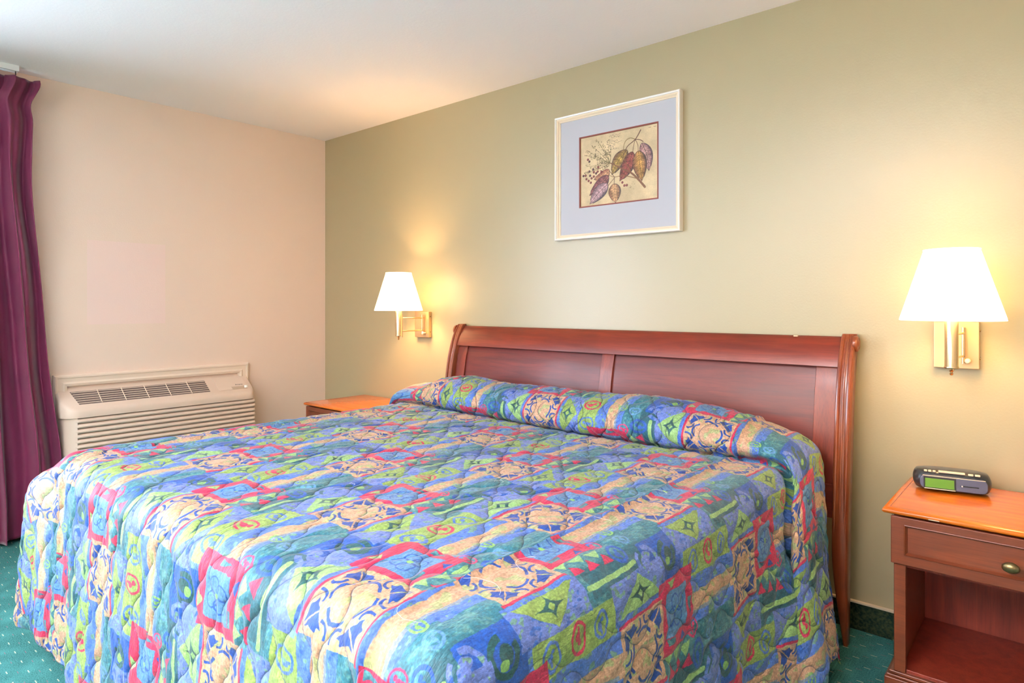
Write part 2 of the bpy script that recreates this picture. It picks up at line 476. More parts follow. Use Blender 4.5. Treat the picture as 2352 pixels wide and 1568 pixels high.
# strips between the tan squares
rect(-.085, .085, -PY / 2 - .05, PY / 2 + .05, 'blue')
rect(-.042, .008, -PY / 2 - .05, PY / 2 + .05, 'tan')
rect(.040, .12, -PY / 2 - .05, PY / 2 + .05, 'teal')
NB = fnoise(TH, TW, 45, 2, 9)
# teal block beside the band, with flags and a light bar
rect(.095, .255, .085, .385, 'teal'); rect(.030, .105, .085, .36, 'teal')
rect(.100, .180, .12, .345, 'dteal', .75)
rect(.012, .055, .075, .125, 'tan')
for k in range(3):
    tri(.060 + .009 * k, .112 + .047 * k, .016, .022, 'lgreen', 1); tri(.088 + .008 * k, .122 + .048 * k, .017, .019, 'red', -1)
paint(lambda a, b: (abs(a) < .0075) & (abs(b) < .084), 'lgreen', .152, .200)
disc(.152, .116, .0075, .0075, 'lgreen'); disc(.152, .284, .0075, .0075, 'lgreen')
# green block with curls
rect(.196, .285, -.078, .182, 'ygreen')
spiral(.242, -.030, .032, 'blue', 1, .0030); spiral(.240, .052, .033, 'red', -1, .0030); spiral(.242, .128, .030, 'blue', 1, .0030)
# deep blue block with large curls above the red square
rect(.112, .252, .325, .470, 'deep')
ring(.170, .335, .042, .038, .0065, 'lilac', -2.6, 3.2); disc(.176, .325, .024, .016, 'lilac'); disc(.152, .338, .013, .016, 'lilac')
ring(.180, .415, .038, .030, .0060, 'star', -3.2, 2.2); disc(.178, .420, .023, .015, 'star'); disc(.196, .410, .011, .012, 'green')
spiral(.105, .262, .030, 'deep', 1, .004); spiral(.040, .245, .022, 'pink'); spiral(.070, .320, .022, 'sky', 1, .003); spiral(.015, .330, .018, 'green', 1, .0025)
rect(-.001, .008, .24, .46, 'sky', .6)
# kite-like triangles beside the tan squares, both sides
for sgn in (1, -1):
    rect(*sorted((sgn * .103, sgn * .198)), -.105, .105, 'lilac')
    tc_ = 'lgreen' if sgn < 0 else 'ygreen'
    paint(lambda a, b: (a * sgn > 0) & (a * sgn < .082) & (abs(b) < .088 * (1 - a * sgn / .082)), tc_, sgn * .108, 0)
    paint(lambda a, b: np.sqrt(abs(a) / .034) + np.sqrt(abs(b) / .050) < 1.0, 'star', sgn * .140, 0)
    paint(lambda a, b: (abs(a) + abs(b)) < .010, tc_, sgn * .140, 0)
    rect(*sorted((sgn * .094, sgn * .107)), -.105, .095, 'blue')
    rect(*sorted((sgn * .084, sgn * .093)), -.092, .092, 'red')
# red frame square
rect(-.125, .050, .078, .238, 'red')
rect(-.088, .016, .108, .210, 'sky')
for k in range(4):
    an = k * PI / 2 + .5
    ring(-.036 + .022 * math.cos(an), .159 + .022 * math.sin(an), .020, .017, .0016, 'deep')
disc(-.036, .159, .008, .007, 'green')
tri(-.106, .135, .012, .020, 'lgreen', 1); tri(.034, .195, .010, .014, 'deep', -1); tri(-.02, .226, .022, .008, 'teal', 1)
rect(.018, .030, .11, .15, 'teal')
# tan square with blue scrolls
rect(-.085, .085, -.088, .088, 'tan')


def tsq(a, b):
    r = np.hypot(a, b); th = np.arctan2(b, a); c4 = np.cos(4 * th)
    # broken ring, squared towards the sides
    m = (abs(r - (.050 + .004 * c4)) < .0033) & (np.cos(4 * th + .5) > -.70)
    aa, bb = abs(a), abs(b)
    d1 = (aa + bb) / math.sqrt(2); d2 = abs(aa - bb) / math.sqrt(2)
    # split leaf in each corner, concave outer sides, lobed base
    wd = .030 * np.clip((.117 - d1) / .052, 0, 1) ** 1.7 + .009 * np.exp(-((d1 - .082) / .006) ** 2)
    m |= (d1 > .066) & (d2 < wd * 1.1) & (d2 > .0016) & (np.hypot(d1 - .056, d2 - .016) > .011)
    # pairs of curls reaching along the sides
    m |= (abs(np.hypot(aa - .073, bb - .026) - .017) < .0028) & (bb < .030) & (aa < .080)
    m |= (abs(np.hypot(aa - .026, bb - .073) - .017) < .0028) & (aa < .030) & (bb < .080)
    m &= ~((d1 > .070) & (d2 < .0020) & (d1 < .105))
    return m


paint(tsq, 'navy')
# blotches of green on the tan, of light on the blue
m = (NB > .75)
tanlike = np.abs(IMG - C['tan']).sum(2) < .02
bl = (np.abs(IMG - C['blue']).sum(2) < .02) | (np.abs(IMG - C['lilac']).sum(2) < .02)
IMG[m & tanlike] = IMG[m & tanlike] * .45 + C['lgreen'] * .55
n5 = fnoise(TH, TW, 60, 2, 21)
IMG[(n5 > 1.3) & bl] = C['green'] * .6 + C['blue'] * .4
IMG[(n5 < -1.4) & bl] = C['deep'] * .5 + C['blue'] * .5
n6 = fnoise(TH, TW, 60, 1.4, 31)
tl = (np.abs(IMG - C['teal']).sum(2) < .02)
f6 = np.clip(n6 * .35 + .1, 0, .6)[..., None]
IMG = np.where(tl[..., None], IMG * (1 - f6) + C['lgreen'] * f6 * .5 + C['sky'] * f6 * .5, IMG)
mot = fnoise(TH, TW, 110, 1.0, 41)[..., None]
IMG = np.clip(IMG * (1 + .065 * mot) + .014 * np.clip(mot, -1, 2), 0, 1)
# soften by one pixel
IMG = (IMG * 2 + np.roll(IMG, 1, 0) + np.roll(IMG, -1, 0) + np.roll(IMG, 1, 1) + np.roll(IMG, -1, 1)) / 6
IMG = IMG * np.array([.84, .84, .865])
IMG = np.clip(IMG, 0, 1)
im_print = image_from('patchwork_print', IMG)

# quilting: pairs of waving seams that meet and part (onion shapes)
QW, QP, QA = 0.060, 0.165, 0.022


def quilt_dist(u, v):
    """distance to nearest stitched seam"""
    ph = np.cos(2 * PI * v / QP); ph = np.sign(ph) * np.abs(ph) ** .8
    best = np.full(np.shape(u), 9.)
    k0 = np.floor(u / QW)
    for dk in (-1, 0, 1, 2):
        k = k0 + dk
        x = k * QW + np.where(k % 2 == 0, 1, -1) * QA * ph
        sl = QA * 2 * PI / QP * np.sin(2 * PI * v / QP)
        best = np.minimum(best, np.abs(u - x) / np.sqrt(1 + sl * sl))
    return best


qh, qw = 760, 576
qu, qv = np.meshgrid((np.arange(qw) + .5) / qw * 2 * QW, (np.arange(qh) + .5) / qh * QP)
qd = quilt_dist(qu, qv)
qh_ = 1 - np.exp(-qd / .0035)
stitch_crease = np.exp(-(qd / .0010) ** 2)  # thread line together with the shade of its crease
QI = np.stack([qh_, stitch_crease, qh_ * 0], 2).astype(np.float32)
im_quilt = image_from('quilting', QI); im_quilt.colorspace_settings.name = 'Non-Color'


def spread_mat():
    m = bpy.data.materials.new('printed_quilted_cotton'); m.use_nodes = True
    nt = m.node_tree; N = nt.nodes.new; L = nt.links.new; b = nt.nodes['Principled BSDF']
    uv = N('ShaderNodeUVMap'); uv.uv_map = 'print'; uq = N('ShaderNodeUVMap'); uq.uv_map = 'quilt'
    t1 = N('ShaderNodeTexImage'); t1.image = im_print; t1.interpolation = 'Cubic'; L(uv.outputs[0], t1.inputs[0])
    t2 = N('ShaderNodeTexImage'); t2.image = im_quilt; t2.interpolation = 'Cubic'; L(uq.outputs[0], t2.inputs[0])
    sp = N('ShaderNodeSeparateColor'); L(t2.outputs[0], sp.inputs[0])
    mx = N('ShaderNodeMix'); mx.data_type = 'RGBA'; mx.inputs[7].default_value = s2l((30, 62, 96))  # dark thread, with the crease shade put into its colour
    k = N('ShaderNodeMath'); k.operation = 'MULTIPLY'; k.inputs[1].default_value = .85; L(sp.outputs[1], k.inputs[0])
    qa = N('ShaderNodeAttribute'); qa.attribute_name = 'quilt_amount'
    k2 = N('ShaderNodeMath'); k2.operation = 'MULTIPLY'; L(k.outputs[0], k2.inputs[0]); L(qa.outputs['Fac'], k2.inputs[1])
    L(k2.outputs[0], mx.inputs[0]); L(t1.outputs[0], mx.inputs[6]); L(mx.outputs[2], b.inputs['Base Color'])
    b.inputs['Roughness'].default_value = .55; b.inputs['Specular IOR Level'].default_value = .4
    b.inputs['Sheen Weight'].default_value = .15
    mp = N('ShaderNodeMapping'); mp.inputs['Scale'].default_value = (16, 7, 1); L(uq.outputs[0], mp.inputs[0])
    n = N('ShaderNodeTexNoise'); n.inputs['Scale'].default_value = 1.1; n.inputs['Detail'].default_value = 6; L(mp.outputs[0], n.inputs['Vector'])
    a = N('ShaderNodeMath'); a.operation = 'MULTIPLY_ADD'; a.inputs[1].default_value = .8; L(n.outputs['Fac'], a.inputs[0])
    k3 = N('ShaderNodeMath'); k3.operation = 'MULTIPLY'; L(sp.outputs[0], k3.inputs[0]); L(qa.outputs['Fac'], k3.inputs[1]); L(k3.outputs[0], a.inputs[2])
    bp = N('ShaderNodeBump'); bp.inputs['Strength'].default_value = .8; bp.inputs['Distance'].default_value = .0055
    L(a.outputs[0], bp.inputs['Height']); L(bp.outputs[0], b.inputs['Normal'])
    return m


M['spread'] = spread_mat()

# ------------------------------------------------------------------ bedspread cloth
ZT = 0.70; CX0, CX1, CYF = 1.585, 3.395, -1.985; R_ = .075; HEM = .06
DROP = PI / 2 * R_ + (ZT - R_ - HEM)


def sstep(x, a, b):
    t = np.clip((x - a) / (b - a), 0, 1); return t * t * (3 - 2 * t)


pth = [(CYF, .70), (-1.6, .703), (-1.2, .704), (-.9, .702), (-.70, .700), (-.60, .699), (-.54, .694), (-.50, .682), (-.475, .672), (-.462, .674), (-.475, .690), (-.505, .706), (-.523, .735),
       (-.518, .770), (-.487, .803), (-.440, .826), (-.385, .838), (-.330, .840), (-.28, .830), (-.24, .808), (-.215, .77), (-.205, .72)]


def catmull(P, n=24):
    P = [P[0]] + P + [P[-1]]; out = []
    for i in range(1, len(P) - 2):
        p0, p1, p2, p3 = [np.array(q) for q in P[i - 1:i + 3]]
        for t in np.linspace(0, 1, n, endpoint=False):
            out.append(.5 * ((2 * p1) + (-p0 + p2) * t + (2 * p0 - 5 * p1 + 4 * p2 - p3) * t * t + (-p0 + 3 * p1 - 3 * p2 + p3) * t ** 3))
    out.append(np.array(P[-2])); return np.array(out)


pc = catmull(pth); pl = np.concatenate([[0], np.cumsum(np.hypot(*np.diff(pc, axis=0).T))])
LH = pl[-1]; LT = pl[np.argmax(pc[:, 1] < .673) if (pc[:, 1] < .673).any() else 0]


def build_spread():
    step = .0058
    s = np.arange(CX0 - DROP - step, CX1 + DROP + 2 * step, step)
    l = np.arange(-DROP - step, LH + step * .5, step); l[-1] = LH
    S, Lq = np.meshgrid(s, l)
    ds = np.where(S < CX0, S - CX0, np.where(S > CX1, S - CX1, 0.)); dl = np.minimum(Lq, 0.)
    d = np.hypot(ds, dl); keep = d <= DROP
    sc_ = np.where(d > DROP, DROP / np.maximum(d, 1e-9), 1.)
    ds *= sc_; dl *= sc_; d = np.minimum(d, DROP)
    nx = np.where(d > 1e-9, ds / np.maximum(d, 1e-9), 0); ny = np.where(d > 1e-9, dl / np.maximum(d, 1e-9), 0)
    cs = np.clip(S, CX0, CX1); cl = np.clip(Lq, 0, LH)
    Y = np.interp(cl, pl, pc[:, 0]); Z = np.interp(cl, pl, pc[:, 1])
    wp = sstep(cl, LT - .03, LT + .07)                    # pillow zone
    # pillow height falls away towards both sides of the bed
    tr = np.clip((cs - 3.08) / .42, 0, 1); tl_ = np.clip((1.90 - cs) / .44, 0, 1)
    hx = (1 - np.maximum(tr, tl_) ** 2.0) ** .8
    hx = hx * (1 + .05 * np.sin(cs * 5.1) + .03 * np.sin(cs * 11 + 1))
    Z = ZT + np.where(cl > LT - .10, (Z - ZT) * np.where(Z > ZT, hx, 1), 0)
    Z = Z + .020 * np.clip((2.6 - cs) / 1.0, 0, 1)
    Y = Y - wp * .03 * np.sin((cs - 1.5) * 1.6) + wp * 0.02
    # bent over the edge
    t1 = PI / 2 * R_
    hor = np.where(d < t1, R_ * np.sin(np.minimum(d, t1) / R_), R_)
    drp = np.where(d < t1, R_ * (1 - np.cos(np.minimum(d, t1) / R_)), R_ + (d - t1))
    dep = np.clip((d - .06) / (DROP - .06), 0, 1)
    corner = np.clip(2 * np.abs(nx * ny), 0, 1)
    right = (nx > .01); left = (nx < -.01)
    # slight flare and folds
    fold = .010 * np.sin(cl * 2 * PI / .43 + 1.0) + .007 * np.sin(cl * 2 * PI / .19 + .6) + np.where(ny < -.5, .010 * np.sin(cs * 2 * PI / .36) + .006 * np.sin(cs * 2 * PI / .15), 0)
    ang = np.arctan2(-ny, np.abs(nx))
    cfold = .028 * corner * np.sin(ang * 9)
    out = hor + dep * .015 + dep * (fold + cfold)
    # pillow zone bulges sideways and its side panel stands off near the headboard
    cr = np.exp(-((cl - LT - .01) / .042) ** 2)                  # crease where the spread is tucked under the pillows
    l0 = LT - .005 - .085 * sstep(d, .03, .24)             # the tuck runs on down the side as a deep fold
    dlt = cl - l0; up = 1 - sstep(dep, .30, .62); lo = 1 - up
    sd_ = sstep(d, .015, .11)
    step_up = .026 * sstep(dlt, -.016, .024) * up * (1 - .5 * sstep(dlt, .05, .2))
    step_lo = .042 * sstep(-dlt, -.026, .030) * lo * (1 - sstep(-dlt, .06, .30))
    groove = -.028 * np.exp(-((dlt + .004 - .02 * lo) / .026) ** 2)
    out += np.where(right, sd_ * (step_up + step_lo + groove) + dep * .105 * sstep(dlt, .06, .26), 0)
    Yp_fold = np.where(right, -.022 * sd_ * np.exp(-((dlt - .020) / .022) ** 2) * up + .022 * sd_ * np.exp(-((dlt + .025) / .022) ** 2) * lo, 0)
    out += np.where(left, wp * .10 * sstep(d, 0, .06), 0)
    X = cs + nx * out; Yp = Y + ny * out
    Z = Z - drp - np.where(right, wp * dep * .045, 0)
    Yp = Yp + Yp_fold
    # the side cloth of the pillow zone hangs back towards the foot
    Yp = Yp - wp * (sstep(d, .03, .30) * .08 + dep * np.where(right, .09, .03)) * np.abs(nx)
    Yp = Yp - np.where(right, .03 * cr * 0, 0)
    # stiff pointed corner at the left of the foot
    lc = np.where(left, corner, 0)
    X = X - lc * .24 * sstep(d, .02, .17) * (1 - .2 * dep); Z = Z - lc * .035 * sstep(d, .0, .10) * (1 - dep)
    Yp = Yp - lc * .03 * sstep(d, .05, .22)
    # quilting relief
    SQ = S + .004 * np.sin(Lq * 9 + 2 * np.sin(S * 4)) + .002 * np.sin(Lq * 23 + S * 11); LQ = Lq + .018 * np.sin(S * 7.3 + np.sin(Lq * 3)) + .005 * np.sin(S * 19)
    qa = 1 - .85 * sstep(S, 3.280, 3.295) * (1 - sstep(S, 3.44, 3.62)) - .15 * sstep(S, 3.3, 3.31)
    q = quilt_dist(SQ, LQ); puff = qa * (1 + .5 * sstep(d, .05, .15)) * .0044 * (1 - np.exp(-q / .010))
    puff += .0022 * np.sin(S * 83 + 1.3 * np.sin(Lq * 31)) * np.sin(Lq * 47 + np.sin(S * 57))
    for sx in (1.665, 3.285):                             # raised panel seams
        puff += .0052 * np.exp(-((S - sx) / .0085) ** 2) - .0020 * np.exp(-((S - sx - .020) / .008) ** 2) - .0020 * np.exp(-((S - sx + .020) / .008) ** 2)
    puff = puff * np.clip((DROP - d) / .02, 0, 1)
    P = np.stack([X, Yp, Z], 2)
    du = np.gradient(P, axis=1); dv = np.gradient(P, axis=0); n = np.cross(du, dv); n /= np.maximum(np.linalg.norm(n, axis=2, keepdims=True), 1e-9)
    P = P + n * puff[..., None]
    h, w_ = S.shape
    idx = np.arange(h * w_).reshape(h, w_)
    kf = keep[:-1, :-1].astype(int) + keep[1:, :-1] + keep[:-1, 1:] + keep[1:, 1:]
    fm = kf >= 1
    q4 = np.stack([idx[:-1, :-1], idx[:-1, 1:], idx[1:, 1:], idx[1:, :-1]], 2)[fm]
    used = np.unique(q4); rm = np.full(h * w_, -1); rm[used] = np.arange(len(used)); q4 = rm[q4]
    me = bpy.data.meshes.new('bedspread')
    me.vertices.add(len(used)); me.vertices.foreach_set('co', P.reshape(-1, 3)[used].astype(np.float32).ravel())
    me.loops.add(q4.size); me.loops.foreach_set('vertex_index', q4.ravel().astype(np.int32))
    me.polygons.add(len(q4)); me.polygons.foreach_set('loop_start', (np.arange(len(q4)) * 4).astype(np.int32))
    me.polygons.foreach_set('loop_total', np.full(len(q4), 4, np.int32))
    me.update(calc_edges=True)
    # uv: cloth coordinates; the two outer panels are cut from another place of the same print
    Sf, Lf = S.ravel()[used], Lq.ravel()[used] + CYF
    fs = Sf[q4].mean(1)
    offu = np.where(fs > 3.285, 3.336, np.where(fs < 1.665, 1.56, 3.185)); offv = np.where(fs > 3.285, -1.21, np.where(fs < 1.665, -1.60, -1.447))
    Sp = Sf - .058 * 0 + .058 * sstep(Sf, 3.34, 3.60) * (Sf > 3.285)
    uvp = np.stack([(Sp[q4] - offu[:, None]) / PX, (Lf[q4] - offv[:, None]) / PY], 2)
    SQf, LQf = SQ.ravel()[used], LQ.ravel()[used]
    uvq = np.stack([SQf[q4] / (2 * QW), LQf[q4] / QP], 2)
    a = me.uv_layers.new(name='print'); a.data.foreach_set('uv', uvp.astype(np.float32).ravel())
    b = me.uv_layers.new(name='quilt'); b.data.foreach_set('uv', uvq.astype(np.float32).ravel())
    at = me.attributes.new('quilt_amount', 'FLOAT', 'POINT'); at.data.foreach_set('value', qa.ravel()[used].astype(np.float32))
    me.materials.append(M['spread']); me.shade_smooth()
    o = bpy.data.objects.new('bedspread', me); col.objects.link(o)
    sd = o.modifiers.new('thickness', 'SOLIDIFY'); sd.thickness = .006; sd.offset = -1
    return tag(o, 'quilted bedspread in a multicoloured patchwork print covering the bed and pillows', 'bedspread')


spread = build_spread()


def top_at(x, y):
    return ZT + .0085 + .020 * max(0, min(1, (2.6 - x)))


for k, (x, y, r, a0, a1) in enumerate([(3.34, -1.86, .055, .3, 2.6), (3.36, -1.70, .045, 2.2, 4.6), (3.31, -1.42, .05, 1., 3.4), (3.33, -1.98, .04, 3.4, 5.6), (3.30, -1.10, .03, .2, 2.4), (2.9, -1.3, .014, 0, 4), (3.2, -.95, .015, 1, 5), (2.6, -1.6, .012, 0, 3)]):
    mb = MB(); mb.tube([(x + r * math.cos(a0 + (a1 - a0) * i / 14), y + r * math.sin(a0 + (a1 - a0) * i / 14) * .8, top_at(x, y) + .001 * math.sin(i * 1.3)) for i in range(15)], .0003, 5)
    mb.build('loose_thread', M['frame_white'], spread)



# ------------------------------------------------------------------ bed
def cubic(pts, z):
    zs = [p[0] for p in pts]; ys = [p[1] for p in pts]
    i = max(0, min(len(zs) - 2, next((k for k in range(len(zs) - 1) if z <= zs[k + 1]), len(zs) - 2)))
    m = []
    for k in range(len(zs)):
        a = max(k - 1, 0); b = min(k + 1, len(zs) - 1); m.append((ys[b] - ys[a]) / (zs[b] - zs[a]))
    h = zs[i + 1] - zs[i]; t = (z - zs[i]) / h
    return (2 * t ** 3 - 3 * t ** 2 + 1) * ys[i] + (t ** 3 - 2 * t ** 2 + t) * h * m[i] + (-2 * t ** 3 + 3 * t ** 2) * ys[i + 1] + (t ** 3 - t ** 2) * h * m[i + 1]


FR = [(0, -.172), (.15, -.180), (.35, -.182), (.56, -.166), (.71, -.150), (.86, -.130), (.94, -.114), (1.01, -.092), (1.06, -.070), (1.115, -.040)]
BK = [(0, -.135), (.15, -.125), (.35, -.112), (.6, -.092), (.83, -.066), (.95, -.046), (1.04, -.022), (1.115, -.010)]
fr = lambda z: cubic(FR, z); bk = lambda z: cubic(BK, z)
HX0, HX1 = 1.44, 3.56
bed = thing('bed', (2.5, -1.05, 0), 'wide bed with a curved cherry wood headboard against the green wall', 'bed')
# headboard panels
hb = MB()
ZS = np.linspace(.46, 1.0, 24)
for x0, x1 in ((1.55, 2.475), (2.53, 3.44)):
    hb.loft([[(x0, fr(z) + .034, z), (x1, fr(z) + .034, z), (x1, fr(z) + .05, z), (x0, fr(z) + .05, z)] for z in ZS])
head = hb.build('headboard', M['wood_panel'], bed)
for x0, x1 in ((1.49, 1.56), (2.467, 2.535), (3.43, 3.51)):
    mb = MB(); mb.loft([[(x0, fr(z) + .024, z), (x1, fr(z) + .024, z), (x1, fr(z) + .052, z), (x0, fr(z) + .052, z)] for z in ZS])
    mb.build('stile', M['wood_v'], head, bevel=.002)
mb = MB(); mb.loft([[(1.49, fr(z) + .020, z), (3.51, fr(z) + .020, z), (3.51, fr(z) + .056, z), (1.49, fr(z) + .056, z)] for z in np.linspace(.445, .565, 8)])
mb.build('lower_rail', M['wood_h'], head, bevel=.002)
cp = [(-.094, .992), (-.090, 1.010), (-.081, 1.033), (-.069, 1.056), (-.054, 1.078), (-.041, 1.094), (-.030, 1.103), (-.020, 1.103), (-.013, 1.094), (-.013, 1.05), (-.04, .992)]
mb = MB(); mb.extrude(cp, 'x', 1.48, 3.52); crest = mb.build('crest_rail', M['wood_h'], head, angle=50)
mb = MB(); mb.box(3.335, 3.352, -.042, -.028, 1.098, 1.104); mb.build('bare_chip', M['chip'], head, bevel=.002)
for side, (xi, xo) in (('l', (1.49, 1.44)), ('r', (3.51, 3.56))):
    mb = MB(); rings = []
    zz = list(np.linspace(0, 1.085, 44)) + [1.10, 1.11, 1.114]
    sg = 1 if xo > xi else -1
    for z in zz:
        tp = max(0, 1 - z / .33); xin = xi + sg * .036 * tp ** 1.3
        f_, b_ = fr(z), bk(z)
        if z > 1.085:
            k = (z - 1.085) / .03; sh = (1 - math.sqrt(max(0, 1 - k * k))) * .02; f_ += sh * .5; b_ -= sh * .3
        e = .004
        rings.append([(xin + sg * e, f_, z), (xo - sg * e, f_, z), (xo, f_ + e, z), (xo, b_ - e, z), (xo - sg * e, b_, z), (xin + sg * e, b_, z), (xin, b_ - e, z), (xin, f_ + e, z)])
    mb.loft(rings); post = mb.build('post', M['wood_post'], head, angle=60)
    # rounded reeds running up the front face
    mb = MB(); zr = np.linspace(.46, 1.108, 34); xm = (xi + xo) / 2
    for dx, r, z0 in ((0, .0062, .46), (-.0175, .0078, .0), (.0175, .0078, .0)):
        zq = np.linspace(max(z0, .40 if dx else .46), 1.108, 34)
        pts = [(xm + dx, fr(z) + .001 + (.003 if dx == 0 else 0) + (max(0, z - 1.09) * .4), z) for z in zq]
        if dx == 0: mb.tube(pts, [r * min(1, .5 + i * .35) for i in range(len(pts))], 14)
        else: mb.tube(pts, [r * min(1, .15 + i * .1) for i in range(len(pts))], 10)
    mb.build('reeding', M['wood_post'], head)
    mb = MB(); cx = xo
    pr = [(.029, -.006), (.030, .0), (.029, .006), (.024, .009), (.019, .007), (.016, .007), (.013, .010), (.007, .012), (.001, .0125)]
    mb.lathe([(r, h * sg) for r, h in pr], (cx, -.044, 1.078), 'x', 28); mb.build('rosette', M['wood_post'], head, angle=50)
mb = MB(); mb.box(1.55, 3.45, -2.03, -.20, .40, .665); mb.build('mattress', M['mattress'], bed, bevel=.05, seg=4)
mb = MB(); mb.box(1.56, 3.44, -2.02, -.21, .18, .40); mb.build('box_spring', M['dark_cloth'], bed, bevel=.02)
for x, y in ((1.62, -.3), (3.38, -.3), (1.62, -1.95), (3.38, -1.95), (2.5, -1.1)):
    mb = MB(); mb.lathe([(.025, 0), (.025, .02), (.018, .03), (.018, .18)], (x, y, 0), n=16); mb.build('leg', M['steel'], bed)


# ------------------------------------------------------------------ nightstands
def make_nightstand(x0, yb=-.022):
    W, D = .62, .458; x1 = x0 + W; yf = yb - D; cx = (x0 + x1) / 2
    r = thing('nightstand', (cx, (yf + yb) / 2, 0), 'x', 'nightstand', 'matching bedside nightstands')
    # top with a moulded edge
    prof = [(0, .590), (.005, .5905), (.012, .593), (.016, .597), (.017, .601), (.015, .606), (.008, .6095), (.004, .611), (0, .611)]
    mb = MB(); rings = []
    for d, z in prof:
        o = d - .017
        rings.append([(x0 - o - .017 + .017 - .0, yf - o, z), (x1 + o, yf - o, z), (x1 + o, yb, z), (x0 - o, yb, z)])
    mb2 = MB()
    rings = [[(x0 + .016 - d, yf + .016 - d, z), (x1 - .016 + d, yf + .016 - d, z), (x1 - .016 + d, yb, z), (x0 + .016 - d, yb, z)] for d, z in prof[:-1]]
    mb2.loft(rings); top = mb2.build('top', M['wood_top'], r, angle=50)
    mb = MB(); e_ = .018
    for a0, a1, b0, b1 in ((x0 + e_, x1 - e_, yf + e_, yf + e_ + .0012), (x0 + e_, x0 + e_ + .0012, yf + e_, yb - .001), (x1 - e_ - .0012, x1 - e_, yf + e_, yb - .001)):
        mb.box(a0, a1, b0, b1, .6108, .6112)
    mb.build('inlay_line', M['inlay'], top, smooth=False)
    if x0 > 3:
        mb = MB(); mb.box(x0 + .118, x0 + .146, yf - .0006, yf + .004, .5945, .5985); mb.build('worn_chip', M['chip'], r, bevel=.0015)
    bx0, bx1, bf = x0 + .027, x1 - .027, yf + .020
    for a0, a1, c0, c1 in ((bx0, bx0 + .020, bx0 + .001, bx0 + .032), (bx1 - .020, bx1, bx1 - .032, bx1 - .001)):
        mb = MB(); mb.box(a0, a1, bf, yb, .115, .590); mb.box(c0, c1, bf - .004, bf + .018, .117, .444)
        mb.build('side_panel', M['wood_ns'], r, bevel=.002)
    mb = MB(); mb.box(bx0 + .02, bx1 - .02, yb - .012, yb - .004, .12, .57); mb.build('back_panel', M['wood_in'], r)
    mb = MB(); mb.box(bx0 + .02, bx1 - .02, bf + .005, yb - .012, .108, .126)
    mb.build('shelf', M['wood_in'], r, bevel=.002)
    mb = MB(); mb.box(bx0 + .02, bx1 - .02, bf + .01, yb - .012, .432, .446); mb.build('dust_panel', M['wood_in'], r)
    # plinth with stepped moulding
    mb = MB()
    mb.box(x0 + .004, x1 - .004, yf + .004, yb, 0, .098)
    mb.box(x0 + .009, x1 - .009, yf + .009, yb, .098, .106); mb.box(x0 + .015, x1 - .015, yf + .014, yb, .106, .116)
    mb.build('plinth', M['wood_ns'], r, bevel=.003)
    # drawer: frame around a sunken panel
    dx0, dx1, dz0, dz1 = x0 + .022, x1 - .022, .446, .588; fy = bf - .018; w_ = .030
    mb = MB()
    ri, rj, rk, rl = dx0 + w_ + .006, dx1 - w_ - .006, dz0 + w_, dz1 - w_ + .008
    q_ = lambda a0, a1, c0, c1, y: [(a0, y, c0), (a1, y, c0), (a1, y, c1), (a0, y, c1)]
    mb.loft([q_(dx0, dx1, dz0, dz1, bf - .0045), q_(dx0, dx1, dz0, dz1, fy), q_(ri, rj, rk, rl, fy), q_(ri, rj, rk, rl, fy + .009)])
    dr = mb.build('drawer', M['wood_ns'], r, bevel=.0025)
    mb = MB(); i0, i1, k0, k1 = dx0 + w_ + .006, dx1 - w_ - .006, dz0 + w_, dz1 - w_ + .008
    loop = lambda e, y: [(i0 + e, y, k0 + e), (i1 - e, y, k0 + e), (i1 - e, y, k1 - e), (i0 + e, y, k1 - e)]
    mb.loft([loop(-.001, fy - .0015), loop(.0015, fy - .003), loop(.004, fy + .001), loop(.007, fy + .009)], cap=False)
    mb.build('drawer_moulding', M['wood_ns'], dr, angle=30)
    mb = MB()
    prof = [(.007, .010), (.006, .0), (.006, -.010), (.010, -.013), (.0155, -.018), (.0165, -.023), (.013, -.028), (.006, -.031), (.001, -.0315)]
    mb.lathe(prof, (cx, fy + .0, .512), 'y', 24)
    mb.v = [(cx + (x - cx) * 1.25, y, .512 + (z - .512) * .9) for x, y, z in mb.v]
    mb.build('knob', M['antique_brass'], dr, angle=60)
    return r


ns = make_nightstand(3.729)
ns['label'] = 'orange-topped wooden nightstand with open shelf, right of the bed under the large lamp'
ns2 = copy_tree(ns); ns2.location.x = .50 + .31; ns2.location.y = ns.location.y
ns2['label'] = 'wooden nightstand in the room corner, mostly hidden behind the far left side of the bed'
for ch in list(ns2.children):
    if ch.name.startswith('worn_chip'): bpy.data.objects.remove(ch)


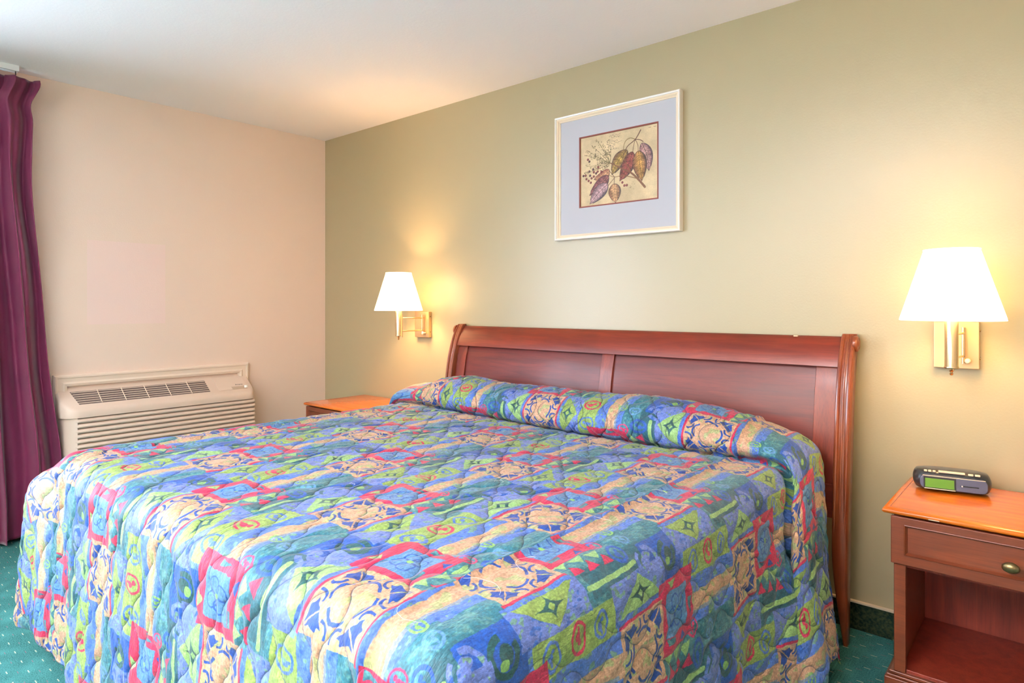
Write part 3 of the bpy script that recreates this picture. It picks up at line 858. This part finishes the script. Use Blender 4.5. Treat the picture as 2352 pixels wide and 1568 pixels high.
# ------------------------------------------------------------------ wall lamps
def make_lamp(px, pz):
    tx, ty = px + .008, -.215
    r = thing('wall_lamp', (px, 0, pz), 'x', 'lamp', 'pair of brass wall lamps beside the bed')
    mb = MB(); mb.box(px - .065, px + .065, -.026, 0, pz - .080, pz + .080); plate = mb.build('wall_plate', M['brass_plate'], r, bevel=.002)
    mb = MB(); mb.lathe([(.004, 0), (.004, -.014), (.007, -.016), (.009, -.022), (.006, -.027), (.001, -.028)], (px + .035, -.026, pz - .052), 'y', 16)
    mb.build('switch_knob', M['button'], plate)
    for dz in (.05, -.045):
        mb = MB(); mb.lathe([(.003, 0), (.003, .003), (.001, .0035)], (px + .065, -.013, pz + dz), 'x', 10); mb.build('screw', M['antique_brass'], plate)
    # swing arm: pivot post at the plate, two bars, post at the tube
    mb = MB(); ax = px + .022
    mb.tube([(ax, -.040, pz - .062), (ax, -.040, pz + .062)], .006, 14)
    for dz in (.042, -.036):
        mb.tube([(ax, -.028, pz + dz), (ax, -.045, pz + dz)], .005, 12)
        mb.tube([(ax, -.040, pz + dz), (tx, ty + .026, pz + dz)], .0042, 12)
    mb.tube([(tx, ty + .025, pz - .074), (tx, ty + .025, pz + .066)], .0055, 14)
    mb.build('swing_arm', M['brass'], r)
    zb, zt = pz + .090, pz + .090 + .224            # shade bottom and top
    mb = MB()
    mb.lathe([(.0195, pz - .066), (.0205, pz - .064), (.0205, pz - .060), (.019, pz - .058), (.019, zb + .012), (.021, zb + .012), (.021, zb + .018), (.012, zb + .020), (.012, zb + .045)], (tx, ty, 0), n=32)
    tb = mb.build('tube', M['brass'], r, angle=40)
    mb = MB(); mb.lathe([(.004, pz - .066), (.004, pz - .071), (.007, pz - .074), (.0035, pz - .078), (.006, pz - .082), (.004, pz - .087), (.001, pz - .088)], (tx, ty, 0), n=14)
    mb.build('finial', M['brass'], tb, angle=50)
    # open cone shade with thickness, ring trim and its wire spider
    mb = MB(); n = 64; rb, rt = .142, .076
    prof = [(rb, zb), (rb + .0012, zb + .001), (rb + .0006, zb + .006), (rt + .001, zt - .003), (rt, zt), (rt - .0015, zt - .001), (rb - .002, zb + .004)]
    rings = []
    for q, z in prof + [prof[0]]:
        rings.append([(tx + q * math.cos(2 * PI * i / n), ty + q * math.sin(2 * PI * i / n), z) for i in range(n)])
    mb.loft(rings, cap=False); sh = mb.build('lamp_shade', M['shade'], r, angle=50)
    for z, q in ((zb, rb), (zt, rt)):
        mb = MB(); mb.tube([(tx + q * math.cos(2 * PI * i / 48), ty + q * math.sin(2 * PI * i / 48), z) for i in range(49)], .0022, 8, cap=False)
        mb.build('shade_trim', M['shade'], sh)
    mb = MB()
    for k in range(3):
        a = k * 2 * PI / 3 + .4
        mb.tube([(tx, ty, zt - .02), (tx + rt * math.cos(a), ty + rt * math.sin(a), zt - .004)], .0015, 6)
    mb.tube([(tx, ty, zb + .04), (tx, ty, zt - .01)], .003, 8); mb.build('shade_holder', M['brass'], sh)
    mb = MB(); mb.lathe([(.010, 0), (.014, .012), (.026, .04), (.028, .055), (.022, .072), (.010, .082), (.001, .084)], (tx, ty, zb + .045), n=20)
    mb.build('bulb', M['bulb'], r)
    return r, (tx - px, ty, zb + .10 - pz)


lamp, off = make_lamp(3.866, 1.085)
lamp['label'] = 'brass wall lamp with lit white shade above the nightstand holding the clock radio'
lamp2 = copy_tree(lamp); lamp2.location = (1.104, 0, 1.103)
lamp2['label'] = 'brass wall lamp with lit white shade left of the headboard, near the wall corner'
for L0, nm, kk in ((lamp, 'right_lamp_light', 0.9), (lamp2, 'left_lamp_light', 2.5)):
    p_ = point(nm, (L0.location.x + off[0], off[1], L0.location.z + off[2] + .02), LAMP_POWER * kk, LAMP_COL, .05)
for o in list(lamp.children) + list(lamp2.children):
    if o.name.startswith('bulb'): o.visible_shadow = True

# ------------------------------------------------------------------ framed botanical print
px0, px1, pz0, pz1 = 2.146, 2.846, 1.556, 2.190
pic = thing('framed_print', ((px0 + px1) / 2, 0, pz0), 'cream-framed botanical print of autumn leaves and berries on the green wall', 'picture')
fp = [(0, 0), (0, -.030), (.003, -.033), (.008, -.031), (.010, -.026), (.014, -.027), (.019, -.023), (.022, -.018), (.026, -.016), (.028, -.010), (.028, 0)]


def frame_ring(mb, prof, x0, x1, z0, z1):
    rings = [[(x0 + d, y, z0 + d), (x1 - d, y, z0 + d), (x1 - d, y, z1 - d), (x0 + d, y, z1 - d)] for d, y in prof]
    mb.loft(rings, cap=False)


mb = MB(); frame_ring(mb, fp[:5], px0, px1, pz0, pz1); frm = mb.build('frame', M['frame_white'], pic, angle=25)
mb = MB(); frame_ring(mb, fp[4:], px0, px1, pz0, pz1); mb.build('frame_liner', M['frame_cream'], frm, angle=25)
ax0, ax1, az0, az1 = 2.288, 2.730, 1.714, 2.070
mb = MB(); o_ = [(px0 + .02, -.012, pz0 + .02), (px1 - .02, -.012, pz0 + .02), (px1 - .02, -.012, pz1 - .02), (px0 + .02, -.012, pz1 - .02)]
i_ = [(ax0 - .001, -.012, az0 - .001), (ax1 + .001, -.012, az0 - .001), (ax1 + .001, -.012, az1 + .001), (ax0 - .001, -.012, az1 + .001)]
b2 = [(x, -.004, z) for x, y, z in i_]; b3 = [(x, -.004, z) for x, y, z in o_]
mb.loft([b3, o_, i_, b2], cap=False); mb.build('mat_board', M['mat_board'], pic, smooth=False)
mb = MB(); frame_ring(mb, [(-.001, -.0115), (.0, -.0128), (.0055, -.0128), (.006, -.006)], ax0, ax1, az0, az1); mb.build('mat_edge', M['bevel_red'], pic, smooth=False)

# the print itself, computed
AW, AH = 1240, 996
AU, AV = np.meshgrid((np.arange(AW) + .5) / AW, (np.arange(AH) + .5) / AH * (az1 - az0) / (ax1 - ax0))
paper = np.array([204, 184, 150]) / 255.
ART = np.ones((AH, AW, 3)) * paper
an1 = fnoise(AH, AW, 4, 1.2, 51); an2 = fnoise(AH, AW, 90, 1.0, 52)
ART *= (1 + .035 * an1 + .02 * an2)[..., None] * np.array([1, .99, .97])
AS = (az1 - az0) / (ax1 - ax0)


def P_(x, y):   # photo-crop fractions (x from left, y from top) -> art coords
    return x, (1 - y) * AS


def dst(p, q):
    ax, ay = p; bx, by = q
    vx, vy = bx - ax, by - ay; L2 = vx * vx + vy * vy + 1e-12
    t = np.clip(((AU - ax) * vx + (AV - ay) * vy) / L2, 0, 1)
    return np.hypot(AU - ax - t * vx, AV - ay - t * vy), t


def stroke(pts, w0, w1, c, al=.9):
    pts = [P_(*p) for p in pts]; n = len(pts) - 1
    if n > 1:
        cp_ = catmull([np.array(p) for p in pts], 5); pts = [tuple(p) for p in cp_]; n = len(pts) - 1
    for i in range(n):
        xa, xb = sorted((pts[i][0], pts[i + 1][0])); ya, yb = sorted((pts[i][1], pts[i + 1][1])); pad = max(w0, w1) * 2 + .004
        c0, c1 = max(0, int((xa - pad) * AW)), min(AW, int((xb + pad) * AW) + 1)
        r0, r1 = max(0, int((ya - pad) / AS * AH)), min(AH, int((yb + pad) / AS * AH) + 1)
        if c1 <= c0 or r1 <= r0: continue
        u, v = AU[r0:r1, c0:c1], AV[r0:r1, c0:c1]
        vx, vy = pts[i + 1][0] - pts[i][0], pts[i + 1][1] - pts[i][1]; L2 = vx * vx + vy * vy + 1e-12
        t = np.clip(((u - pts[i][0]) * vx + (v - pts[i][1]) * vy) / L2, 0, 1)
        d = np.hypot(u - pts[i][0] - t * vx, v - pts[i][1] - t * vy)
        wd = w0 + (w1 - w0) * (i + t) / n
        m = (np.clip((wd - d) / .0012 + .5, 0, 1) * al)[..., None]
        ART[r0:r1, c0:c1] = ART[r0:r1, c0:c1] * (1 - m) + np.array(c) / 255. * m


def leaf(base, tip, width, c1, c2, bend=0., dark=(58, 44, 46)):
    (bx, by), (tx_, ty_) = P_(*base), P_(*tip)
    vx, vy = tx_ - bx, ty_ - by; Ln = math.hypot(vx, vy); ux, uy = vx / Ln, vy / Ln
    t = ((AU - bx) * ux + (AV - by) * uy) / Ln; s = (-(AU - bx) * uy + (AV - by) * ux)
    s = s - bend * np.sin(np.clip(t, 0, 1) * PI)
    tt = np.clip(t, 0, 1)
    wd = 1.18 * width * (np.sin(PI * tt ** .85) ** .7 * (1 - .25 * tt)) + .0
    wd = np.where(tt > .88, np.minimum(wd, width * .3 * (1 - tt) / .12 + .001), wd)
    ins = (t > 0) & (t < 1) & (abs(s) < wd)
    sh = np.clip(abs(s) / np.maximum(wd, 1e-6), 0, 1)
    base_c = np.array(c1) / 255. * (1 - sh[..., None]) + np.array(c2) / 255. * sh[..., None]
    vein = np.abs(((t * 7 - np.abs(s) / width * .9) % 1) - .5) > .455
    base_c = np.where(vein[..., None], base_c * .62, base_c)
    base_c = np.where((abs(s) < .0026)[..., None], np.array(dark) / 255., base_c)
    base_c = base_c * (1 + .12 * an2 + .08 * fnoise(AH, AW, 14, 1.3, int(abs(bx) * 999)))[..., None]
    edge = ins & ((wd - abs(s)) < .0035)
    base_c = np.where(((s > 0) & (sh > .72))[..., None], base_c * .6 + np.array((40, 50, 60)) / 255. * .4, base_c)
    base_c = np.where(edge[..., None], np.array(dark) / 255., base_c)
    ART[ins] = base_c[ins]


BR = (92, 62, 52)
# leaves, upper right cluster
leaf((.80, .235), (.885, .62), .068, (190, 150, 140), (120, 84, 90), .02)
leaf((.62, .29), (.425, .60), .075, (176, 146, 74), (96, 72, 62), -.02)
leaf((.69, .33), (.525, .70), .075, (150, 78, 70), (100, 62, 56), .015)
leaf((.755, .33), (.80, .74), .082, (204, 156, 84), (104, 70, 60), 0)
# lower cluster
leaf((.40, .53), (.19, .62), .062, (206, 160, 120), (128, 76, 66), .03)
leaf((.385, .60), (.13, .84), .070, (166, 110, 104), (96, 58, 66), .01)
leaf((.375, .71), (.135, .96), .074, (206, 168, 170), (112, 90, 98), -.01)
leaf((.455, .72), (.475, .985), .076, (212, 168, 122), (118, 82, 66), 0)
# stems
stroke([(.36, .41), (.44, .45), (.55, .53), (.66, .60), (.75, .70), (.835, .82)], .005, .013, (118, 82, 62))
stroke([(.785, .06), (.72, .17), (.62, .25), (.57, .38)], .006, .004, BR)
stroke([(.72, .17), (.66, .14), (.60, .17), (.575, .26), (.58, .40), (.66, .58)], .004, .003, (120, 96, 60))
stroke([(.72, .17), (.78, .19), (.815, .22)], .004, .004, BR)
stroke([(.72, .17), (.75, .25), (.755, .33)], .003, .003, BR); stroke([(.72, .17), (.70, .25), (.69, .33)], .003, .003, BR)
stroke([(.75, .70), (.66, .66), (.56, .63), (.46, .63), (.40, .60)], .005, .003, (128, 96, 66))
stroke([(.46, .63), (.455, .72)], .004, .003, BR); stroke([(.46, .64), (.41, .70), (.375, .74)], .003, .003, BR)
stroke([(.46, .63), (.42, .57), (.395, .54)], .003, .003, BR)
# flower panicle with berries
rr_ = random.Random(5)
tips = [(.16, .14), (.22, .06), (.39, .10), (.08, .26), (.12, .22), (.30, .16), (.20, .30), (.10, .42), (.06, .52), (.18, .48), (.28, .40), (.33, .28), (.38, .24), (.30, .50)]
for tx_, ty_ in tips:
    stroke([(.40, .43), ((.40 + tx_) / 2 + .02, (.40 + ty_) / 2 + .03), (tx_, ty_)], .003, .0015, (110, 96, 66))
for tx_, ty_ in tips:
    for k in range(16):
        t = rr_.uniform(.35, 1.05); x = .40 + (tx_ - .40) * t + rr_.gauss(0, .016); y = .43 + (ty_ - .43) * t + rr_.gauss(0, .018)
        c_ = rr_.choice([(104, 92, 66), (130, 116, 84), (88, 70, 60)])
        for q in range(3):
            a = rr_.uniform(0, 6.28); stroke([(x, y), (x + .009 * math.cos(a), y + .011 * math.sin(a))], .0022, .0016, c_)
for x, y, c_ in [(.05, .55, 0), (.09, .60, 1), (.12, .63, 1), (.14, .56, 0), (.16, .60, 1), (.13, .50, 0), (.19, .52, 1), (.22, .54, 0), (.18, .48, 0), (.25, .46, 1), (.24, .52, 1), (.08, .55, 1), (.19, .58, 1), (.11, .33, 1), (.13, .36, 0), (.29, .53, 1), (.15, .66, 1), (.56, .72, 1), (.585, .765, 1), (.615, .765, 1)]:
    stroke([(x, y), (x + .001, y)], .0135, .0135, (96, 40, 46) if c_ else (46, 30, 40)); stroke([(x - .004, y - .004), (x - .003, y - .004)], .004, .004, (176, 110, 104))
for k in range(10):
    x, y = .68 + rr_.uniform(-.03, .03), .78 + rr_.uniform(-.05, .05); stroke([(x, y), (x + .006, y + .004)], .002, .002, (130, 110, 84))
# handwritten lines (illegible scribble on the original)
for row in range(8):
    y = .06 + row * .026; x = .40 + .02 * math.sin(row * 2.2); x1 = x + .10 + .05 * math.sin(row * 1.7 + 1)
    pts = []; 
    while x < x1:
        pts.append((x + rr_.uniform(-.007, .007), y + rr_.uniform(-.015, .013))); x += rr_.choice([.004, .007, .012])
    if len(pts) > 2: stroke(pts, .0014, .0014, (110, 100, 90), .8)
for x0_ in (.88, .94): stroke([(x0_ + k * .007, .045 + (k % 2) * .008) for k in range(5)], .0013, .0013, (90, 70, 60))
im_art = image_from('botanical_print', ART)
am = bpy.data.materials.new('botanical_print_paper'); am.use_nodes = True
nt = am.node_tree; ti = nt.nodes.new('ShaderNodeTexImage'); ti.image = im_art; uvn = nt.nodes.new('ShaderNodeUVMap'); uvn.uv_map = 'UVMap'
nt.links.new(uvn.outputs[0], ti.inputs[0]); nt.links.new(ti.outputs[0], nt.nodes['Principled BSDF'].inputs['Base Color']); nt.nodes['Principled BSDF'].inputs['Roughness'].default_value = .7
mb = MB(); mb.box(ax0 - .004, ax1 + .004, -.0065, -.003, az0 - .004, az1 + .004)
art = mb.build('print_sheet', am, pic, smooth=False, recalc=False)
uvl = art.data.uv_layers.new(name='UVMap'); pl_ = root_loc(pic)
for lp in art.data.loops:
    c_ = art.data.vertices[lp.vertex_index].co
    uvl.data[lp.index].uv = ((c_.x + pl_.x - ax0) / (ax1 - ax0), (c_.z + pl_.z - az0) / (az1 - az0))

# ------------------------------------------------------------------ wall air conditioner
ac = thing('wall_air_conditioner', (0, -1.14, .30), 'beige louvred air conditioner set in the peach wall below the touched-up paint patch', 'air conditioner')
AY0, AY1 = -1.690, -.598
fpf = [(0, 0), (0, .018), (.008, .026), (.016, .026), (.019, .021), (.040, .019), (.050, .024), (.062, .020), (.068, 0)]
mb = MB(); rings = [[(x, AY0 + d, .30 + d), (x, AY1 - d, .30 + d), (x, AY1 - d, .842 - d), (x, AY0 + d, .842 - d)] for d, x in fpf]
mb.loft(rings, cap=False); mb.build('wall_sleeve', M['frame_plastic'], ac, angle=25)
BY0, BY1 = AY0 + .006, AY1 - .014; DX = .155
# body side/bottom shell: profile (x, z) extruded along y, leaving the louvred front to its own part
prof = [(.0, .33), (DX - .012, .33), (DX - .012, .622), (.0, .622)]
mb = MB(); mb.extrude([(BY0 + .03, 0), (BY1 - .012, 0), (BY1 - .012, DX - .030), (BY0 + .06, DX - .030)], 'z', 0, 1)
vv = [(y_, x_, z_) for x_, y_, z_ in mb.v]; mb.v = [(a, b, .325 + c * .30) for a, b, c in vv]
mb.build('cabinet', M['white_plastic'], ac, bevel=.01)
# upper cover: rounded plan corners, sloping top
def plan(inset, x_front, zf):
    pts = []; rad = .05; y0, y1 = BY0 + inset, BY1 - inset
    pts.append((.0, y0, zf(.0)))
    for k in range(9):
        a = PI / 2 * k / 8; x = x_front - .095 + .095 * math.sin(a); y = y0 + .085 - .085 * math.cos(a) + .012 * 0; pts.append((x, y, zf(x)))
    for k in range(9):
        a = PI / 2 * k / 8; x = x_front - rad + rad * math.cos(a); y = y1 - rad + rad * math.sin(a); pts.append((x, y, zf(x)))
    pts.append((.0, y1, zf(.0)))
    return pts


slope = lambda x: .768 - .70 * x
mb = MB()
mb.loft([plan(0, DX, lambda x: .618), plan(0, DX, lambda x: slope(x) - .016), plan(.003, DX - .004, lambda x: slope(x) - .007), plan(.010, DX - .012, lambda x: slope(x))], cap=True)
mb.build('top_cover', M['white_plastic'], ac, angle=35)
# outlet grille: dark sheet coloured as the shade of a recess, thin bars (lying on the slope)
gy0, gy1 = BY0 + .066, BY0 + .789; gx0, gx1 = .030, .118
mb = MB(); q = [(x, slope(x) + .0006) for x in (gx0, gx1)]
mb.add([(q[0][0], gy0, q[0][1]), (q[1][0], gy0 + .022, q[1][1]), (q[1][0], gy1, q[1][1]), (q[0][0], gy1, q[0][1]),
        (q[0][0], gy0, q[0][1] - .004), (q[1][0], gy0 + .022, q[1][1] - .004), (q[1][0], gy1, q[1][1] - .004), (q[0][0], gy1, q[0][1] - .004)],
       [(0, 1, 2, 3), (7, 6, 5, 4), (0, 4, 5, 1), (1, 5, 6, 2), (2, 6, 7, 3), (3, 7, 4, 0)])
gr = mb.build('outlet_shade_sheet', M['gap_shade'], ac, smooth=False)
mb = MB()
for k in range(6):
    x = gx0 + (gx1 - gx0) * (k + .5) / 6; z = slope(x) + .002
    mb.tube([(x, gy0 + .004 + .018 * k / 6, z), (x, gy1 - .001, z)], .0021, 6)
for k in range(1, 6):
    y = gy0 + .01 + (gy1 - gy0) * k / 6
    mb.tube([(gx0 - .001, y, slope(gx0) + .003), (gx1 + .001, y, slope(gx1) + .003)], .0026, 6)
mb.build('outlet_bars', M['frame_plastic'], gr)
# control door with finger notch, dial and logo
cy0, cy1 = gy1 + .055, BY1 - .040
mb = MB(); e = .0018
def slab(mb, x0, x1, y0, y1, h0, h1):
    mb.add([(x0, y0, slope(x0) + h0), (x1, y0, slope(x1) + h0), (x1, y1, slope(x1) + h0), (x0, y1, slope(x0) + h0), (x0, y0, slope(x0) + h1), (x1, y0, slope(x1) + h1), (x1, y1, slope(x1) + h1), (x0, y1, slope(x0) + h1)],
           [(3, 2, 1, 0), (4, 5, 6, 7), (0, 1, 5, 4), (1, 2, 6, 5), (2, 3, 7, 6), (3, 0, 4, 7)])
slab(mb, .020, .100, cy0, cy1, -.002, .0038); slab(mb, .100, .122, cy0, cy0 + .085, -.002, .0038)
dr = mb.build('control_door', M['white_plastic'], ac, bevel=.0012)
mb = MB(); slab(mb, .101, .121, cy0 + .088, cy1 - .004, -.003, .0006); mb.build('control_recess', mat('recess_plastic', (180, 160, 138), .5), ac)
mb = MB(); xk = .110; mb.lathe([(.012, -.002), (.012, .010), (.010, .013), (.001, .0135)], (xk, cy1 - .010, slope(xk)), n=20); mb.build('dial', M['frame_white'], ac)
fc = bpy.data.curves.new('logo', 'FONT'); fc.body = 'Amana'; fc.size = .018; fc.shear = .3; fc.extrude = .0002
fo = bpy.data.objects.new('logo', fc); col.objects.link(fo); dg = bpy.context.evaluated_depsgraph_get()
lm = bpy.data.meshes.new_from_object(fo.evaluated_get(dg)); bpy.data.objects.remove(fo)
lm.materials.clear(); lm.materials.append(M['ink'])
lo = bpy.data.objects.new('logo', lm); col.objects.link(lo); lo.parent = ac
lx = .094; lo.location = (lx, cy1 - .075 + 1.14, slope(lx) + .0048 - .30); lo.rotation_euler = (0, math.atan(.66), PI / 2); lo.rotation_mode = 'XYZ'
from mathutils import Matrix
ra = math.atan(.70)
# text reads along +y, its top towards the wall (-x), lying on the slope
lo.rotation_mode = 'QUATERNION'
ex = Vector((0, 1, 0)); ey = Vector((-math.cos(ra), 0, math.sin(ra))); ez = ex.cross(ey)
lo.rotation_quaternion = Matrix((ex, ey, ez)).transposed().to_quaternion()
# louvres: each a rounded horizontal blade wrapping the front
mb = MB()
NL = 10
for k in range(NL):
    z1 = .610 - k * .0275; z0 = z1 - .0205
    y0, y1 = BY0 + .060, BY1 - .001
    pr = [(DX - .030, z0 + .002), (DX - .010, z0 - .001), (DX - .003, z0 + .002), (DX, z0 + .009), (DX - .006, z1 - .001), (DX - .016, z1 + .003), (DX - .030, z1 + .003)]
    rg = []
    for yy, s_ in ((y0, .022), (y0 + .004, .010), (y0 + .012, .003), (y0 + .025, 0), (y1 - .025, 0), (y1 - .010, .003), (y1 - .003, .009), (y1, .018)):
        rg.append([(x - s_, yy, z) for x, z in pr])
    mb.loft(rg)
mb.build('louvres', M['white_plastic'], ac, angle=50)
mb = MB(); mb.box(.02, DX - .026, BY0 + .05, BY1 - .008, .332, .612); mb.build('louvre_backing', M['gap_shade'], ac, smooth=False)  # dark colour stands for the shade between the blades
mb = MB(); mb.extrude([(BY0 + .002, 0.0), (BY0 + .006, .05), (BY0 + .024, .10), (BY0 + .050, DX - .020), (BY0 + .072, DX - .006), (BY0 + .072, .03), (BY0 + .03, .0)], 'z', .33, .618); mb.v = [(b, a, c) for a, b, c in mb.v]; mb.build('front_stile', M['white_plastic'], ac, angle=60)


# ------------------------------------------------------------------ curtain on its ceiling track
def build_curtain():
    NZ, NY = 150, 320
    zs = np.linspace(.022, 2.388, NZ); ts = np.linspace(0, 1, NY)
    Tt, Zz = np.meshgrid(ts, zs)
    hz = 1 - (Zz - .022) / 2.37                    # 0 at top, 1 at floor
    ye = -1.800 + .022 * np.exp(-((Zz - 2.37) / .05) ** 2) - .014 * np.exp(-((Zz - 2.25) / .05) ** 2) + .125 * sstep(hz, .18, .95) + .008 * np.sin(Zz * 6)
    Y = -2.62 + (ye + 2.62) * Tt + 0 * Zz
    ph = 2 * PI * Tt * 7.0
    amp = .018 + .020 * sstep(hz, .04, .35)
    wob = .35 * np.sin(Zz * 2.1 + Tt * 9) * sstep(hz, .05, .4) + .25 * np.sin(Zz * 4.7 + Tt * 17) * sstep(hz, .05, .4)
    fol = np.sin(ph + wob * 1.6) + .38 * np.sin(2.3 * ph + 1.1 + wob * 2)
    # pinch pleats in the stiff header
    head_w = np.exp(-((Zz - 2.29) / .035) ** 2)
    pin = np.where(np.cos(ph * 1.0) > .55, .018, 0) * sstep(Zz, 2.26, 2.30)
    X = .095 + amp * fol * (1 - .35 * head_w) + pin + .014 * np.sin(Zz * 5 + Tt * 12) * sstep(hz, .1, .4)
    X += .007 * np.sin(Zz * 14 + Tt * 31) * np.exp(-((Zz - 2.1) / .22) ** 2)
    Y = Y + .012 * np.cos(ph + wob) * sstep(hz, .05, .3) * (Tt < .97)
    X = np.maximum(X, .028 + (Y > -1.70) * .0)
    mb = MB(); n = NY
    vs = np.stack([X, Y, Zz], 2).reshape(-1, 3)
    fs = [(i * n + j, i * n + j + 1, (i + 1) * n + j + 1, (i + 1) * n + j) for i in range(NZ - 1) for j in range(n - 1)]
    mb.add(vs.tolist(), fs)
    o = mb.build('curtain', M['curtain'], angle=180)
    sd = o.modifiers.new('thickness', 'SOLIDIFY'); sd.thickness = .002
    return tag(o, 'burgundy floor-length pleated curtain hanging at the left edge beside the air conditioner', 'curtain')


build_curtain()
t_ = thing('curtain_track', (.10, -3.3, 2.40), 'white curtain track fixed under the ceiling above the burgundy curtain', 'curtain track')
mb = MB(); mb.extrude([(.075, 2.44), (.075, 2.412), (.088, 2.412), (.088, 2.418), (.108, 2.418), (.108, 2.412), (.121, 2.412), (.121, 2.44)], 'y', -4.9, -1.86)
mb.build('track', M['rail_white'], t_, smooth=False)
for k in range(6):
    y = -1.87 - k * .13; mb = MB(); mb.tube([(.098, y, 2.418), (.098, y, 2.400), (.094, y, 2.393)], .0025, 8); mb.build('glider', M['steel'], t_)

# ------------------------------------------------------------------ clock radio
cl_o = Vector((3.866, -.146, .6112)); rot = math.radians(11.5)
clock = thing('clock_radio', cl_o, 'dark oval clock radio with a green display standing on the nightstand', 'clock radio')
clock.rotation_euler.z = rot


def ck(mb, name, m, parent=clock, **k):     # clock meshes are built around the local origin
    return mb.build(name, m, parent, origin=(0, 0, 0.0001) if False else (0.0, 0.0, 1e-9), **k)


HWc, Dc, Hc = .108, .050, .066


def superell(z, sx, sy, n=56, p=2.6):
    out = []
    for i in range(n):
        a = 2 * PI * i / n; c_, s_ = math.cos(a), math.sin(a)
        out.append((sx * math.copysign(abs(c_) ** (2 / 3.2), c_), sy * math.copysign(abs(s_) ** (2 / p), s_), z))
    return out


mb = MB(); rings = []
for k in range(15):
    t = k / 14; a = t * PI
    prof = math.sin(a) ** .42 if 0 < t < 1 else .0
    z = .002 + Hc * t; sc_x = .80 + .20 * prof if 0 < t < 1 else .72; sc_y = .62 + .38 * prof if 0 < t < 1 else .5
    ring_ = superell(z, HWc * sc_x, Dc * sc_y)
    ring_ = [(x, y + .012 * t, z_) for x, y, z_ in ring_]      # front leans back a little
    rings.append(ring_)
mb.loft(rings); body = ck(mb, 'body', M['clock_dark'], angle=60)
# front fascia, leaning like the body
def fplate(mb, x0, x1, z0, z1, y, th=.004, rr=.0, n=8):
    pts = []
    if rr:
        for cx_, cz_, a0 in ((x1 - rr, z1 - rr, 0), (x0 + rr, z1 - rr, PI / 2), (x0 + rr, z0 + rr, PI), (x1 - rr, z0 + rr, 3 * PI / 2)):
            for q in range(n + 1):
                a = a0 + PI / 2 * q / n; pts.append((cx_ + rr * math.cos(a), cz_ + rr * math.sin(a)))
    else: pts = [(x0, z0), (x1, z0), (x1, z1), (x0, z1)]
    ly = lambda z: y + .20 * (z - .035)
    mb.loft([[(x, ly(z) , z) for x, z in pts], [(x, ly(z) + th, z) for x, z in pts]])
mb = MB(); fplate(mb, -.090, .092, .012, .054, -.0505, .012, .016); fas = ck(mb, 'fascia', M['clock_face'], bevel=.002)
mb = MB(); fplate(mb, -.080, .008, .013, .050, -.0522, .006); ck(mb, 'display_bezel', M['clock_bezel'], fas, bevel=.001)
mb = MB(); fplate(mb, -.076, .003, .017, .045, -.0532, .004); ck(mb, 'display', M['lcd'], fas)
mb = MB(); fplate(mb, -.078, .006, .0125, .0145, -.0535, .003); fplate(mb, -.082, .086, .0515, .0530, -.0508, .003); ck(mb, 'fascia_trim', M['button'], fas)
mb = MB(); fplate(mb, .020, .068, .0285, .0315, -.0515, .003); ck(mb, 'slider_slot', M['clock_bezel'], fas)
mb = MB(); mb.lathe([(.0022, 0), (.0022, -.003), (.001, -.0035)], (.024, -.0525, .030), 'y', 10); ck(mb, 'slider_knob', M['frame_white'], fas)
def topbtn(name, x0, x1, y0, y1, z):
    mb = MB(); mb.box(x0, x1, y0, y1, z - .004, z + .002); ck(mb, name, M['button'], bevel=.0018, seg=3)
topbtn('snooze_bar', -.038, .034, -.036, -.024, .0665)
for x in (-.078, -.066, -.054): topbtn('button', x, x + .009, -.034, -.026, .0655)
for x in (.042, .060): topbtn('button', x, x + .014, -.034, -.026, .0650)
mb = MB()
for k in range(30):
    x = -.070 + k * .0048
    hw = .030 * math.sqrt(max(0, 1 - (x / .085) ** 2))
    mb.tube([(x, -.014 + .006, .0672), (x, .006 + hw * .7, .0666)], .0011, 5)
ck(mb, 'speaker_grille', M['clock_dark'])
